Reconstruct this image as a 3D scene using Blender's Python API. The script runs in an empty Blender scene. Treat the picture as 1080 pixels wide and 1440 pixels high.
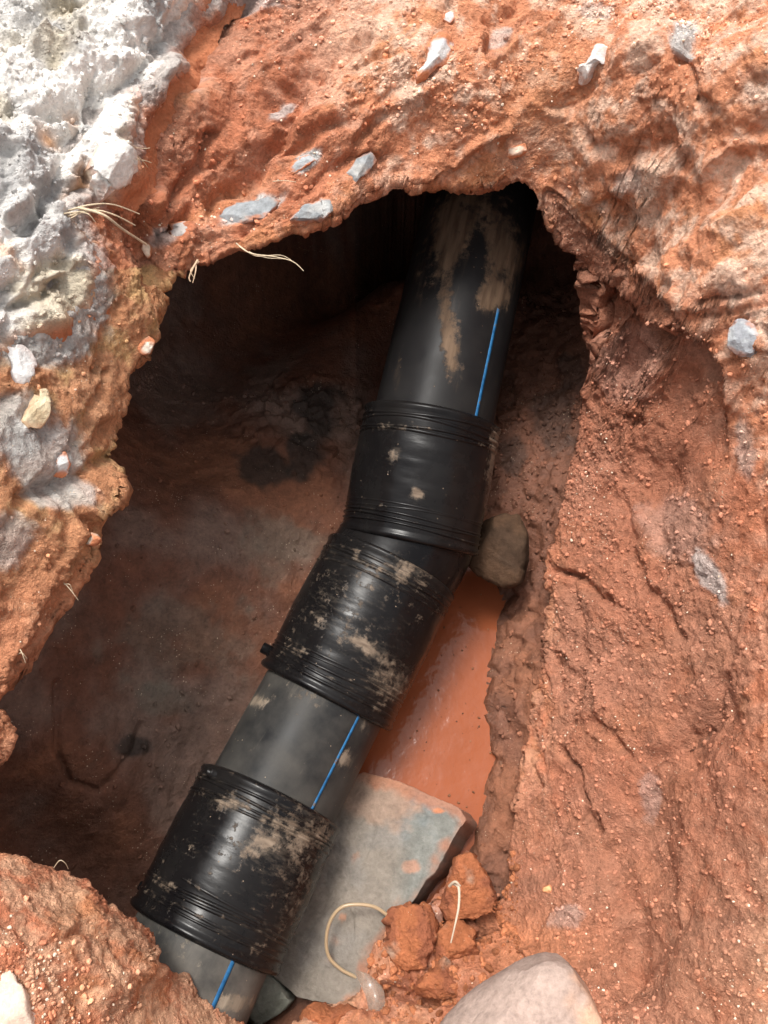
import bpy, math, random
import numpy as np
from mathutils import Vector, Matrix

sc = bpy.context.scene
PI = math.pi
rnd = random.Random(7)
rng = np.random.RandomState(7)

# ---------------------------------------------------------------- camera, light, exposure
CAM_H = 1.5
PITCH = math.radians(65.0)
FPX = 1200.0                      # focal length in pixels of the 1080x1440 photograph
FWD = np.array([0.0, math.cos(PITCH), -math.sin(PITCH)])
UPV = np.array([0.0, math.sin(PITCH), math.cos(PITCH)])
RGT = np.array([1.0, 0.0, 0.0])
CAM = np.array([0.0, 0.0, CAM_H])

cd = bpy.data.cameras.new('camera')
cam = bpy.data.objects.new('camera', cd)
sc.collection.objects.link(cam)
cam.location = CAM
cam.rotation_euler = (PI / 2 - PITCH, 0, 0)
cd.sensor_fit = 'VERTICAL'
cd.sensor_height = 36.0
cd.lens = 36.0 * FPX / 1440.0
cd.clip_start = 0.02
cd.clip_end = 200
sc.camera = cam

SUN_EL, SUN_AZ = math.radians(72), math.radians(-35)     # azimuth from north (+Y), west negative
world = bpy.data.worlds.new('World')
sc.world = world
world.use_nodes = True
wn = world.node_tree.nodes
wl = world.node_tree.links
bg = wn['Background']
sky = wn.new('ShaderNodeTexSky')
sky.sky_type = 'NISHITA'
sky.sun_disc = False
sky.sun_elevation = SUN_EL
sky.sun_rotation = SUN_AZ
sky.air_density = 1.0
sky.dust_density = 6.0
sky.ozone_density = 0.6
hsv = wn.new('ShaderNodeHueSaturation')       # hazy white sky
hsv.inputs['Saturation'].default_value = 0.18
wl.new(sky.outputs[0], hsv.inputs['Color'])
wl.new(hsv.outputs[0], bg.inputs['Color'])
bg.inputs['Strength'].default_value = 0.10
sd = bpy.data.lights.new('sun', 'SUN')
sd.energy = 1.5
sd.angle = math.radians(16)
sd.color = (1.0, 0.96, 0.90)
sun = bpy.data.objects.new('sun', sd)
sc.collection.objects.link(sun)
sdir = Vector((math.sin(SUN_AZ) * math.cos(SUN_EL), math.cos(SUN_AZ) * math.cos(SUN_EL), math.sin(SUN_EL)))
sun.rotation_euler = (-sdir).to_track_quat('-Z', 'Y').to_euler()
sc.view_settings.view_transform = 'Standard'
sc.view_settings.look = 'None'
sc.view_settings.gamma = 1
sc.view_settings.use_curve_mapping = False
sc.view_settings.exposure = 1.30

# ---------------------------------------------------------------- measuring helpers
def ray(px, py):
    px = np.asarray(px, float); py = np.asarray(py, float)
    x = (px - 540) / FPX; y = (720 - py) / FPX
    return FWD + x[..., None] * RGT + y[..., None] * UPV

def W(px, py, D=None, z=None):
    """point of the place seen at a spot of the photograph, at distance D or at height z"""
    r = ray(px, py)
    if D is None:
        D = (np.asarray(z, float) - CAM_H) / r[..., 2]
    return CAM + r * np.asarray(D, float)[..., None]

def V(px, py, D=None, z=None):
    return Vector(W(px, py, D, z))

def on_plane(px, py, p0, n):
    r = ray(px, py)
    t = ((p0 - CAM) @ n) / (r @ n)
    return CAM + r * t[..., None]

def topx(co):
    d = co - CAM
    D = d @ FWD
    return 540 + FPX * (d @ RGT) / D, 720 - FPX * (d @ UPV) / D

# ---------------------------------------------------------------- noise
def _h(ix, iy, iz, seed):
    h = (ix * np.uint32(374761393) + iy * np.uint32(668265263) + iz * np.uint32(2246822519) + np.uint32(seed * 3266489917 & 0xffffffff))
    h ^= h >> np.uint32(15); h *= np.uint32(2246822519)
    h ^= h >> np.uint32(13); h *= np.uint32(3266489917)
    h ^= h >> np.uint32(16)
    return h

def _f(h):
    return (h & np.uint32(0xffffff)).astype(np.float32) / np.float32(0xffffff)

def vn(p, seed=0):
    fl = np.floor(p)
    i = fl.astype(np.int64).astype(np.uint32)
    f = (p - fl).astype(np.float32)
    u = f * f * f * (f * (f * 6 - 15) + 10)
    ix, iy, iz = i[:, 0], i[:, 1], i[:, 2]
    one = np.uint32(1)
    r = []
    for dz in (0, 1):
        for dy in (0, 1):
            a = _f(_h(ix, iy + np.uint32(dy), iz + np.uint32(dz), seed))
            b = _f(_h(ix + one, iy + np.uint32(dy), iz + np.uint32(dz), seed))
            r.append(a + (b - a) * u[:, 0])
    a = r[0] + (r[1] - r[0]) * u[:, 1]
    b = r[2] + (r[3] - r[2]) * u[:, 1]
    return (a + (b - a) * u[:, 2]) * 2 - 1

ROT = np.array(Matrix.Rotation(0.7, 3, Vector((1, 2, 3)).normalized()))
def fbm(p, freq, octs, seed=0, gain=0.5, ridge=False):
    q = p * freq
    s = np.zeros(len(p), np.float32); a = 1.0; t = 0
    for o in range(octs):
        n = vn(q + 17.3 * o, seed + o)
        if ridge: n = 1 - 2 * np.abs(n)
        s += a * n; t += a
        a *= gain; q = (q @ ROT) * 2.03
    return s / t

def worley(p, freq, seed=0, jit=0.95):
    """nearest cell: F1, F2, and a facet tilt of the nearest cell"""
    q = p * freq
    fl = np.floor(q); base = fl.astype(np.int64)
    f = (q - fl).astype(np.float32)
    n = len(p)
    F1 = np.full(n, 9, np.float32); F2 = np.full(n, 9, np.float32)
    tilt = np.zeros(n, np.float32); rid = np.zeros(n, np.float32)
    for dx in (-1, 0, 1):
        for dy in (-1, 0, 1):
            for dz in (-1, 0, 1):
                c = (base + np.array([dx, dy, dz])).astype(np.uint32)
                h = _h(c[:, 0], c[:, 1], c[:, 2], seed)
                ox = _f(h); oy = _f(h * np.uint32(2654435761) >> np.uint32(3)); oz = _f(h * np.uint32(40503) ^ (h >> np.uint32(7)))
                vx = dx + 0.5 + (ox - .5) * jit - f[:, 0]
                vy = dy + 0.5 + (oy - .5) * jit - f[:, 1]
                vz = dz + 0.5 + (oz - .5) * jit - f[:, 2]
                d = vx * vx + vy * vy + vz * vz
                m = d < F1
                F2 = np.where(m, F1, np.minimum(F2, d))
                g1 = _f(h * np.uint32(97531) ^ (h >> np.uint32(11))) - .5
                g2 = _f(h * np.uint32(13579) ^ (h >> np.uint32(9))) - .5
                g3 = _f(h * np.uint32(86421) ^ (h >> np.uint32(5))) - .5
                tilt = np.where(m, vx * g1 + vy * g2 + vz * g3, tilt)
                rid = np.where(m, ox, rid)
                F1 = np.minimum(F1, d)
    return np.sqrt(F1), np.sqrt(F2), tilt, rid

def sstep(a, b, x):
    t = np.clip((x - a) / (b - a), 0, 1)
    return t * t * (3 - 2 * t)

def poly_sd(px, py, poly):
    """signed distance to a polygon, positive inside"""
    P = np.array(poly, float)
    d = np.full(px.shape, 1e9); ins = np.zeros(px.shape, bool)
    for a, b in zip(P, np.roll(P, -1, 0)):
        ab = b - a
        t = np.clip(((px - a[0]) * ab[0] + (py - a[1]) * ab[1]) / (ab @ ab), 0, 1)
        d = np.minimum(d, np.hypot(px - a[0] - t * ab[0], py - a[1] - t * ab[1]))
        c = ((a[1] > py) != (b[1] > py)) & (px < (b[0] - a[0]) * (py - a[1]) / (b[1] - a[1] + 1e-9) + a[0])
        ins ^= c
    return np.where(ins, d, -d)

def line_d(px, py, line):
    P = np.array(line, float)
    d = np.full(px.shape, 1e9)
    for a, b in zip(P[:-1], P[1:]):
        ab = b - a
        t = np.clip(((px - a[0]) * ab[0] + (py - a[1]) * ab[1]) / (ab @ ab + 1e-9), 0, 1)
        d = np.minimum(d, np.hypot(px - a[0] - t * ab[0], py - a[1] - t * ab[1]))
    return d

def blob(px, py, cx, cy, rx, ry, deg=0):
    a = math.radians(deg); c, s = math.cos(a), math.sin(a)
    u = ((px - cx) * c + (py - cy) * s) / rx
    v = (-(px - cx) * s + (py - cy) * c) / ry
    return np.exp(-(u * u + v * v))

class TPS:
    def __init__(self, xy, z, lam=1e-4):
        xy = np.asarray(xy, float); n = len(xy)
        K = self._k(np.linalg.norm(xy[:, None] - xy[None], axis=2)) + lam * np.eye(n)
        Pm = np.hstack([np.ones((n, 1)), xy])
        A = np.zeros((n + 3, n + 3)); A[:n, :n] = K; A[:n, n:] = Pm; A[n:, :n] = Pm.T
        s = np.linalg.solve(A, np.concatenate([z, np.zeros(3)]))
        self.w, self.a, self.xy = s[:n], s[n:], xy
    def _k(self, r):
        return np.where(r > 1e-9, r * r * np.log(r + 1e-12), 0)
    def __call__(self, x, y):
        sh = x.shape; x = x.ravel(); y = y.ravel()
        out = self.a[0] + self.a[1] * x + self.a[2] * y
        for (cx, cy), w in zip(self.xy, self.w):
            r2 = (x - cx) ** 2 + (y - cy) ** 2
            out += w * 0.5 * r2 * np.log(r2 + 1e-12)
        return out.reshape(sh)

# ---------------------------------------------------------------- object helpers
def tag(o, label=None, cat=None, group=None, kind=None):
    if label: o['label'] = label
    if cat: o['category'] = cat
    if group: o['group'] = group
    if kind: o['kind'] = kind
    return o

def mesh_from(name, co, faces, mat, parent=None, smooth=True, col=None, extra=None):
    """faces: array (n,4) or (n,3), or a list of both"""
    me = bpy.data.meshes.new(name)
    co = np.asarray(co, np.float32)
    fl = faces if isinstance(faces, list) else [faces]
    fl = [np.asarray(f, np.int32) for f in fl if len(f)]
    loops = np.concatenate([f.ravel() for f in fl])
    tot = np.concatenate([np.full(len(f), f.shape[1], np.int32) for f in fl])
    start = np.concatenate([[0], np.cumsum(tot)[:-1]]).astype(np.int32)
    me.vertices.add(len(co)); me.vertices.foreach_set('co', co.ravel())
    me.loops.add(len(loops)); me.loops.foreach_set('vertex_index', loops)
    me.polygons.add(len(tot)); me.polygons.foreach_set('loop_start', start)
    try: me.polygons.foreach_set('loop_total', tot)
    except Exception: pass
    me.polygons.foreach_set('use_smooth', np.full(len(tot), smooth, bool))
    me.update(calc_edges=True)
    me.validate()
    if col is not None:
        a = me.color_attributes.new('Col', 'FLOAT_COLOR', 'POINT')
        c = np.ones((len(co), 4), np.float32); c[:, :3] = col
        a.data.foreach_set('color', c.ravel())
    if extra:
        for k, v in extra.items():
            a = me.attributes.new(k, 'FLOAT', 'POINT')
            a.data.foreach_set('value', np.asarray(v, np.float32))
    me.materials.append(mat)
    o = bpy.data.objects.new(name, me)
    sc.collection.objects.link(o)
    if parent: o.parent = parent
    return o

def grid_faces(nu, nv, wrap=False):
    i = np.arange(nu if wrap else nu - 1); j = np.arange(nv - 1)
    I, J = np.meshgrid(i, j, indexing='ij')
    I2 = (I + 1) % nu
    return np.stack([I * nv + J, I2 * nv + J, I2 * nv + J + 1, I * nv + J + 1], -1).reshape(-1, 4)

def grid_normals(P, wrap=False):
    if wrap:
        du = np.roll(P, -1, 0) - np.roll(P, 1, 0)
    else:
        du = np.gradient(P, axis=0)
    dv = np.gradient(P, axis=1)
    n = np.cross(du, dv)
    return n / (np.linalg.norm(n, axis=2, keepdims=True) + 1e-12)

# ---------------------------------------------------------------- materials
def new_mat(name):
    m = bpy.data.materials.new(name); m.use_nodes = True
    nt = m.node_tree
    return m, nt, nt.nodes['Principled BSDF']

def N(nt, kind, **kw):
    n = nt.nodes.new(kind)
    for k, v in kw.items(): setattr(n, k, v)
    return n

def earth_mat(name, rough=0.9, fine=260., bump=0.35, var=0.35, base=None, spec=0.3, wetattr=False, dots=True, dist=0.003):
    m, nt, b = new_mat(name)
    L = nt.links
    tc = N(nt, 'ShaderNodeTexCoord')
    if base is None:
        at = N(nt, 'ShaderNodeVertexColor', layer_name='Col'); csock = at.outputs['Color']
    else:
        rgb = N(nt, 'ShaderNodeRGB'); rgb.outputs[0].default_value = (*base, 1); csock = rgb.outputs[0]
    n1 = N(nt, 'ShaderNodeTexNoise'); n1.inputs['Scale'].default_value = fine; n1.inputs['Detail'].default_value = 5; n1.inputs['Roughness'].default_value = 0.7
    n2 = N(nt, 'ShaderNodeTexNoise'); n2.inputs['Scale'].default_value = fine * 0.22; n2.inputs['Detail'].default_value = 6; n2.inputs['Roughness'].default_value = 0.65
    L.new(tc.outputs['Object'], n1.inputs['Vector']); L.new(tc.outputs['Object'], n2.inputs['Vector'])
    ad = N(nt, 'ShaderNodeMath', operation='ADD'); L.new(n1.outputs[0], ad.inputs[0]); L.new(n2.outputs[0], ad.inputs[1])
    mr = N(nt, 'ShaderNodeMapRange'); L.new(ad.outputs[0], mr.inputs[0])
    mr.inputs[1].default_value = 0.65; mr.inputs[2].default_value = 1.35
    mr.inputs[3].default_value = 1 - var; mr.inputs[4].default_value = 1 + var
    mx = N(nt, 'ShaderNodeMix', data_type='RGBA', blend_type='MULTIPLY'); mx.inputs[0].default_value = 1
    L.new(csock, mx.inputs[6]); L.new(mr.outputs[0], mx.inputs[7])
    out = mx.outputs[2]
    if dots:                       # tiny quartz grains and pale grit in the clay
        vo = N(nt, 'ShaderNodeTexVoronoi'); vo.inputs['Scale'].default_value = 190
        L.new(tc.outputs['Object'], vo.inputs['Vector'])
        nn = N(nt, 'ShaderNodeTexNoise'); nn.inputs['Scale'].default_value = 14; nn.inputs['Detail'].default_value = 3
        L.new(tc.outputs['Object'], nn.inputs['Vector'])
        th = N(nt, 'ShaderNodeMapRange'); L.new(nn.outputs[0], th.inputs[0])
        th.inputs[1].default_value = .42; th.inputs[2].default_value = .72; th.inputs[3].default_value = 0.03; th.inputs[4].default_value = 0.30
        sep = N(nt, 'ShaderNodeSeparateColor'); L.new(vo.outputs['Color'], sep.inputs[0])
        lt = N(nt, 'ShaderNodeMath', operation='LESS_THAN'); L.new(sep.outputs[0], lt.inputs[0]); lt.inputs[1].default_value = 0.22
        l2 = N(nt, 'ShaderNodeMath', operation='LESS_THAN'); L.new(vo.outputs['Distance'], l2.inputs[0]); L.new(th.outputs[0], l2.inputs[1])
        mu = N(nt, 'ShaderNodeMath', operation='MULTIPLY'); L.new(lt.outputs[0], mu.inputs[0]); L.new(l2.outputs[0], mu.inputs[1])
        m3 = N(nt, 'ShaderNodeMath', operation='MULTIPLY'); L.new(mu.outputs[0], m3.inputs[0]); m3.inputs[1].default_value = 0.65
        m2 = N(nt, 'ShaderNodeMix', data_type='RGBA'); L.new(m3.outputs[0], m2.inputs[0]); L.new(out, m2.inputs[6])
        m2.inputs[7].default_value = (0.72, 0.56, 0.40, 1); out = m2.outputs[2]
    L.new(out, b.inputs['Base Color'])
    bp = N(nt, 'ShaderNodeBump'); bp.inputs['Strength'].default_value = bump; bp.inputs['Distance'].default_value = dist
    L.new(ad.outputs[0], bp.inputs['Height']); L.new(bp.outputs[0], b.inputs['Normal'])
    b.inputs['Specular IOR Level'].default_value = spec
    if wetattr:
        a = N(nt, 'ShaderNodeAttribute', attribute_name='wet')
        r = N(nt, 'ShaderNodeMapRange'); L.new(a.outputs['Fac'], r.inputs[0])
        r.inputs[3].default_value = rough; r.inputs[4].default_value = 0.32
        L.new(r.outputs[0], b.inputs['Roughness'])
    else:
        b.inputs['Roughness'].default_value = rough
    return m

M_ground = earth_mat('red_clay', 0.9, 150, 1.0, 0.46, wetattr=True, dist=.011, spec=.2)
M_low = earth_mat('damp_clay', 0.75, 130, 0.8, 0.38, wetattr=True, dist=.006)
M_slab = earth_mat('broken_concrete', 0.9, 100, 1.0, 0.30, dots=False, dist=.010)
M_rock = earth_mat('stone', 0.85, 110, 0.8, 0.32, dots=False, dist=.004, spec=.10)
M_crumb = earth_mat('crumb', 0.9, 200, 0.3, 0.25, dots=False)

# ---------------------------------------------------------------- upper ground: control points (px, py, distance)
# rim of the hole, clockwise from the upper left corner of the opening
RIM = [(212, 392, 1.50), (232, 378, 1.51), (262, 372, 1.52), (300, 358, 1.54), (320, 346, 1.55), (360, 336, 1.56), (405, 322, 1.57),
       (440, 312, 1.58), (480, 290, 1.60), (510, 266, 1.62), (545, 246, 1.64), (560, 243, 1.64), (580, 250, 1.65), (620, 246, 1.66), (650, 254, 1.67),
       (690, 256, 1.68), (725, 248, 1.69), (738, 243, 1.70), (752, 262, 1.73), (775, 305, 1.78), (800, 345, 1.83), (820, 385, 1.87),
       (828, 430, 1.90), (824, 480, 1.92), (818, 540, 1.93), (822, 600, 1.93), (815, 640, 1.93), (796, 690, 1.92), (785, 735, 1.91), (770, 780, 1.90),
       (774, 830, 1.88), (770, 880, 1.88), (772, 920, 1.87), (755, 965, 1.86), (752, 1010, 1.85), (744, 1060, 1.83), (738, 1100, 1.81),
       (728, 1150, 1.80), (715, 1200, 1.79), (706, 1250, 1.77), (700, 1290, 1.76), (684, 1288, 1.77), (676, 1240, 1.78), (660, 1200, 1.79), (645, 1206, 1.78),
       (628, 1245, 1.75), (602, 1282, 1.72), (570, 1280, 1.71), (548, 1300, 1.70), (530, 1330, 1.69), (528, 1365, 1.68), (512, 1402, 1.67), (470, 1415, 1.65),
       (420, 1440, 1.60), (385, 1455, 1.56), (345, 1452, 1.48), (300, 1424, 1.44), (268, 1400, 1.42), (246, 1372, 1.41), (226, 1334, 1.40), (206, 1302, 1.39), (180, 1286, 1.37),
       (142, 1262, 1.35), (96, 1236, 1.33), (56, 1220, 1.31), (20, 1206, 1.29), (-30, 1190, 1.27), (-90, 1130, 1.25), (-60, 1085, 1.25), (-5, 1075, 1.27),
       (15, 1050, 1.28), (2, 1018, 1.28), (-25, 990, 1.27), (-5, 962, 1.28), (30, 932, 1.31), (70, 880, 1.34), (90, 845, 1.36), (98, 815, 1.37), (122, 768, 1.39), (135, 730, 1.40),
       (152, 690, 1.41), (152, 640, 1.42), (168, 570, 1.44), (180, 525, 1.45), (205, 492, 1.46), (218, 455, 1.47), (220, 425, 1.48)]
UP = [(-250, -200, 1.35), (0, 0, 1.42), (130, 60, 1.43), (250, 0, 1.5), (250, 90, 1.47), (60, 180, 1.36), (0, 330, 1.28), (100, 330, 1.33), (185, 250, 1.42), (170, 180, 1.43),
      (235, 260, 1.53), (300, 120, 1.57), (330, 230, 1.585), (380, 160, 1.58), (330, -20, 1.58), (0, 500, 1.25), (100, 430, 1.33), (170, 400, 1.41), (60, 640, 1.30), (0, 760, 1.25), (60, 780, 1.32), (0, 880, 1.27),
      (-200, 400, 1.12), (-250, 800, 1.12), (-200, 1050, 1.12), (480, 0, 1.62), (470, 150, 1.58), (560, 130, 1.59), (600, 190, 1.63), (640, -40, 1.62), (660, 100, 1.585), (680, 180, 1.61),
      (720, 60, 1.65), (770, 130, 1.64), (740, 200, 1.68), (850, 60, 1.60), (1000, 60, 1.55), (880, 180, 1.60), (1100, 0, 1.50), (850, 280, 1.63), (960, 200, 1.54), (1080, 250, 1.44), (900, 365, 1.58), (955, 430, 1.56), (845, 320, 1.64),  (1000, 340, 1.5), (1080, 420, 1.45),
      (862, 450, 1.78), (880, 520, 1.79), (905, 480, 1.72), (960, 530, 1.66), (1005, 560, 1.58), (985, 470, 1.57), (1030, 520, 1.51), (1080, 520, 1.47), (900, 640, 1.80), (980, 640, 1.68), (1080, 640, 1.48), (850, 740, 1.81), (940, 760, 1.69), (1060, 800, 1.50),
      (840, 860, 1.77), (930, 900, 1.66), (1080, 950, 1.42), (830, 1000, 1.73), (930, 1040, 1.60), (1080, 1100, 1.36), (810, 1130, 1.70), (900, 1180, 1.60), (960, 1150, 1.52), (1080, 1250, 1.34),
      (780, 1240, 1.68), (860, 1290, 1.58), (905, 1340, 1.52), (960, 1350, 1.41), (1080, 1400, 1.31), (1000, 1500, 1.33), (740, 1300, 1.69), (650, 1340, 1.66), (600, 1340, 1.67), (700, 1380, 1.60), (600, 1420, 1.60), (820, 1380, 1.52),
      (700, 1500, 1.48), (500, 1480, 1.54), (400, 1520, 1.42), (200, 1360, 1.27), (100, 1300, 1.23), (0, 1260, 1.20), (-150, 1250, 1.12), (0, 1400, 1.13), (200, 1480, 1.26), (100, 1600, 1.10), (1250, 300, 1.3), (1250, 800, 1.25), (1250, 1300, 1.20), (700, -250, 1.68), (1150, -250, 1.5), (300, -250, 1.5)]
A = np.array(RIM + UP, float)
Wp = W(A[:, 0], A[:, 1], A[:, 2])
upz = TPS(Wp[:, :2], Wp[:, 2], 2e-4)

# smooth closed rim curve
NA = 1800
R = W(*[np.array([r[i] for r in RIM], float) for i in range(3)])
def closed_resample(P, n):
    Q = np.vstack([P, P[:1]])
    s = np.concatenate([[0], np.cumsum(np.linalg.norm(np.diff(Q, axis=0), axis=1))])
    t = np.linspace(0, s[-1], n, endpoint=False)
    out = np.stack([np.interp(t, s, Q[:, k]) for k in range(P.shape[1])], 1)
    for _ in range(3):
        out = 0.25 * np.roll(out, 1, 0) + 0.5 * out + 0.25 * np.roll(out, -1, 0)
    return out
RC = closed_resample(R, NA)
_c = RC[:, :2].mean(0); _d = RC[:, :2] - _c; _d /= np.linalg.norm(_d, axis=1, keepdims=True)
RC[:, :2] += _d * (.007 * fbm(RC, 16, 3, 3) + .0055 * fbm(RC, 55, 3, 5, .7, True))[:, None]
CEN = W(430, 800, 1.55)[:2]
ang = np.unwrap(np.arctan2(RC[:, 1] - CEN[1], RC[:, 0] - CEN[0]))
# mapping to the outer ring: smoothed, monotone angle
k = 61
pad = np.concatenate([ang[-k:] - np.sign(ang[-1] - ang[0]) * 2 * PI, ang, ang[:k] + np.sign(ang[-1] - ang[0]) * 2 * PI])
angs = np.convolve(pad, np.ones(2 * k + 1) / (2 * k + 1), 'same')[k:-k]
mono = np.minimum.accumulate(angs) if angs[-1] < angs[0] else np.maximum.accumulate(angs)
OUTD = np.stack([np.cos(mono), np.sin(mono)], 1)
XC, YC = CEN
OUTR = 1.30
OUT = CEN + OUTD * OUTR

def rim_prof(j_in):
    pass

# radial samples: s<0 curl under the rim, 0 at the rim, up to 1 at outer ring
tin = np.linspace(0, 1, 30)                  # curl
NR = 410
tt = np.linspace(0, 1, NR) ** 1.12
far = np.array([1.5, 1.9, 2.6, 4, 7, 14, 30])
cols = []
# curl ring points, from deep under to rim
rimz = upz(RC[:, 0], RC[:, 1])
outn = (OUT - RC[:, :2]); outn /= np.linalg.norm(outn, axis=1, keepdims=True)
for u in tin[:-1]:
    v = 1 - u                                # 1 deepest
    ret = 0.38 * v ** 1.5 - 0.012 * math.sin(min(1, v * 5) * PI)
    drop = 0.015 * math.sqrt(min(1, v * 6)) + 0.16 * v
    xy = RC[:, :2] + outn * ret
    cols.append(np.column_stack([xy, rimz - drop]))
for t in tt:
    xy = RC[:, :2] * (1 - t) + OUT * t
    z = upz(xy[:, 0], xy[:, 1])
    dist = t * np.linalg.norm(OUT - RC[:, :2], axis=1)
    z = z - 0.010 * np.exp(-(dist / 0.006))
    cols.append(np.column_stack([xy, z]))
zE = cols[-1][:, 2]
for f in far:
    xy = CEN + OUTD * (OUTR * f)
    g = sstep(1, 2.2, np.array([f]))[0]
    cols.append(np.column_stack([xy, zE * (1 - g) + 0.30 * g]))
P = np.stack(cols, 1)                        # NA x rings x 3
nrm = grid_normals(P, wrap=True)
if nrm[:, 200:300, 2].mean() < 0: nrm = -nrm
sh = P.shape[:2]
p = P.reshape(-1, 3); n = nrm.reshape(-1, 3)
px, py = topx(p)

def stretch(p, d, k):
    """compress coordinates along direction d so that noise runs in streaks along it"""
    d = np.asarray(d, float); d /= np.linalg.norm(d)
    return p - np.outer(p @ d, d) * (1 - k)

SLAB_POLY = [(-500, -500), (330, -500), (318, -30), (282, 14), (268, 60), (264, 100), (222, 130), (186, 150), (182, 190), (198, 232), (150, 282), (108, 292), (128, 335), (142, 395), (138, 440), (70, 470), (-20, 500), (-500, 560)]
slab_w = poly_sd(px, py, SLAB_POLY)

# zones (all by place)
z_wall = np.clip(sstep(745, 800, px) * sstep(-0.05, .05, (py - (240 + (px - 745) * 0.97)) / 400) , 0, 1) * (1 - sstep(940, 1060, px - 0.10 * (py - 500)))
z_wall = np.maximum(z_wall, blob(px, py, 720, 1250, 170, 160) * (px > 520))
z_tl = blob(px, py, 310, 230, 130, 170, 30)
z_ml = (px < 260) & (py > 380) & (py < 1100)
z_bl = sstep(1150, 1220, py) * (1 - sstep(420, 520, px))
z_tr = sstep(400, 600, px) * (1 - sstep(150, 420, py - (px - 745).clip(0) * .97))

bed1 = stretch(p, RGT * .80 + UPV * .60, 0.38)
bed2 = p
z_right = sstep(715, 800, px) * sstep(400, 540, py)
wbed = np.clip(1 - np.maximum(z_wall, z_right) - z_bl, 0, 1)
big = fbm(bed1, 5, 4, 11, ridge=True) * wbed + fbm(bed2, 6, 4, 15) * (1 - wbed)
med = fbm(bed1, 17, 4, 21, .55) * wbed + fbm(p, 13, 5, 25, .58) * 1.3 * (1 - wbed)
F1, F2, tilt, rid = worley(bed1 * wbed[:, None] + bed2 * (1 - wbed[:, None]) + 0.02 * np.stack([fbm(p, 12, 2, 31), fbm(p, 12, 2, 32), fbm(p, 12, 2, 33)], 1), 8, 41)
G1, G2, gt, gid = worley(p + 0.006 * np.stack([fbm(p, 50, 2, 34), fbm(p, 50, 2, 35), fbm(p, 50, 2, 36)], 1), 62, 43)
tilt = tilt * sstep(0, .22, F2 - F1)
H1, H2, ht, hid = worley(p, 125, 45)
fine = fbm(p, 62, 4, 51, .68)
grain = np.clip(.6 - H1, 0, 1) * (.2 + hid)
amt = fbm(p, 5, 3, 61)                      # where the surface is crumbly or smeared smooth
crumbly = sstep(-.25, .3, amt)
smear = np.clip(blob(px, py, 770, 130, 70, 130, 20) + blob(px, py, 820, 240, 70, 60) + blob(px, py, 170, 560, 22, 80, 10) + blob(px, py, 100, 850, 60, 90, 30) * .5
                + blob(px, py, 720, 1330, 90, 60) + blob(px, py, 590, 200, 90, 26, -20) + blob(px, py, 310, 260, 90, 90) * .45, 0, 1)
rough_k = (0.35 + 0.65 * crumbly) * (1 - 0.75 * smear)
disp = (0.013 * wbed + .006 * (1 - wbed)) * big + 0.0085 * med * (1 - .4 * smear) + (.030 + .058 * wbed) * tilt * (1 - .5 * smear) + rough_k * (0.0045 * np.clip(.75 - G1, 0, 1) * (0.4 + gid) + 0.012 * gt * .6) + 0.0058 * fine * (0.5 + rough_k) + rough_k * .0050 * grain + .0022 * fbm(p, 190, 2, 57) * (.5 + rough_k)
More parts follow.
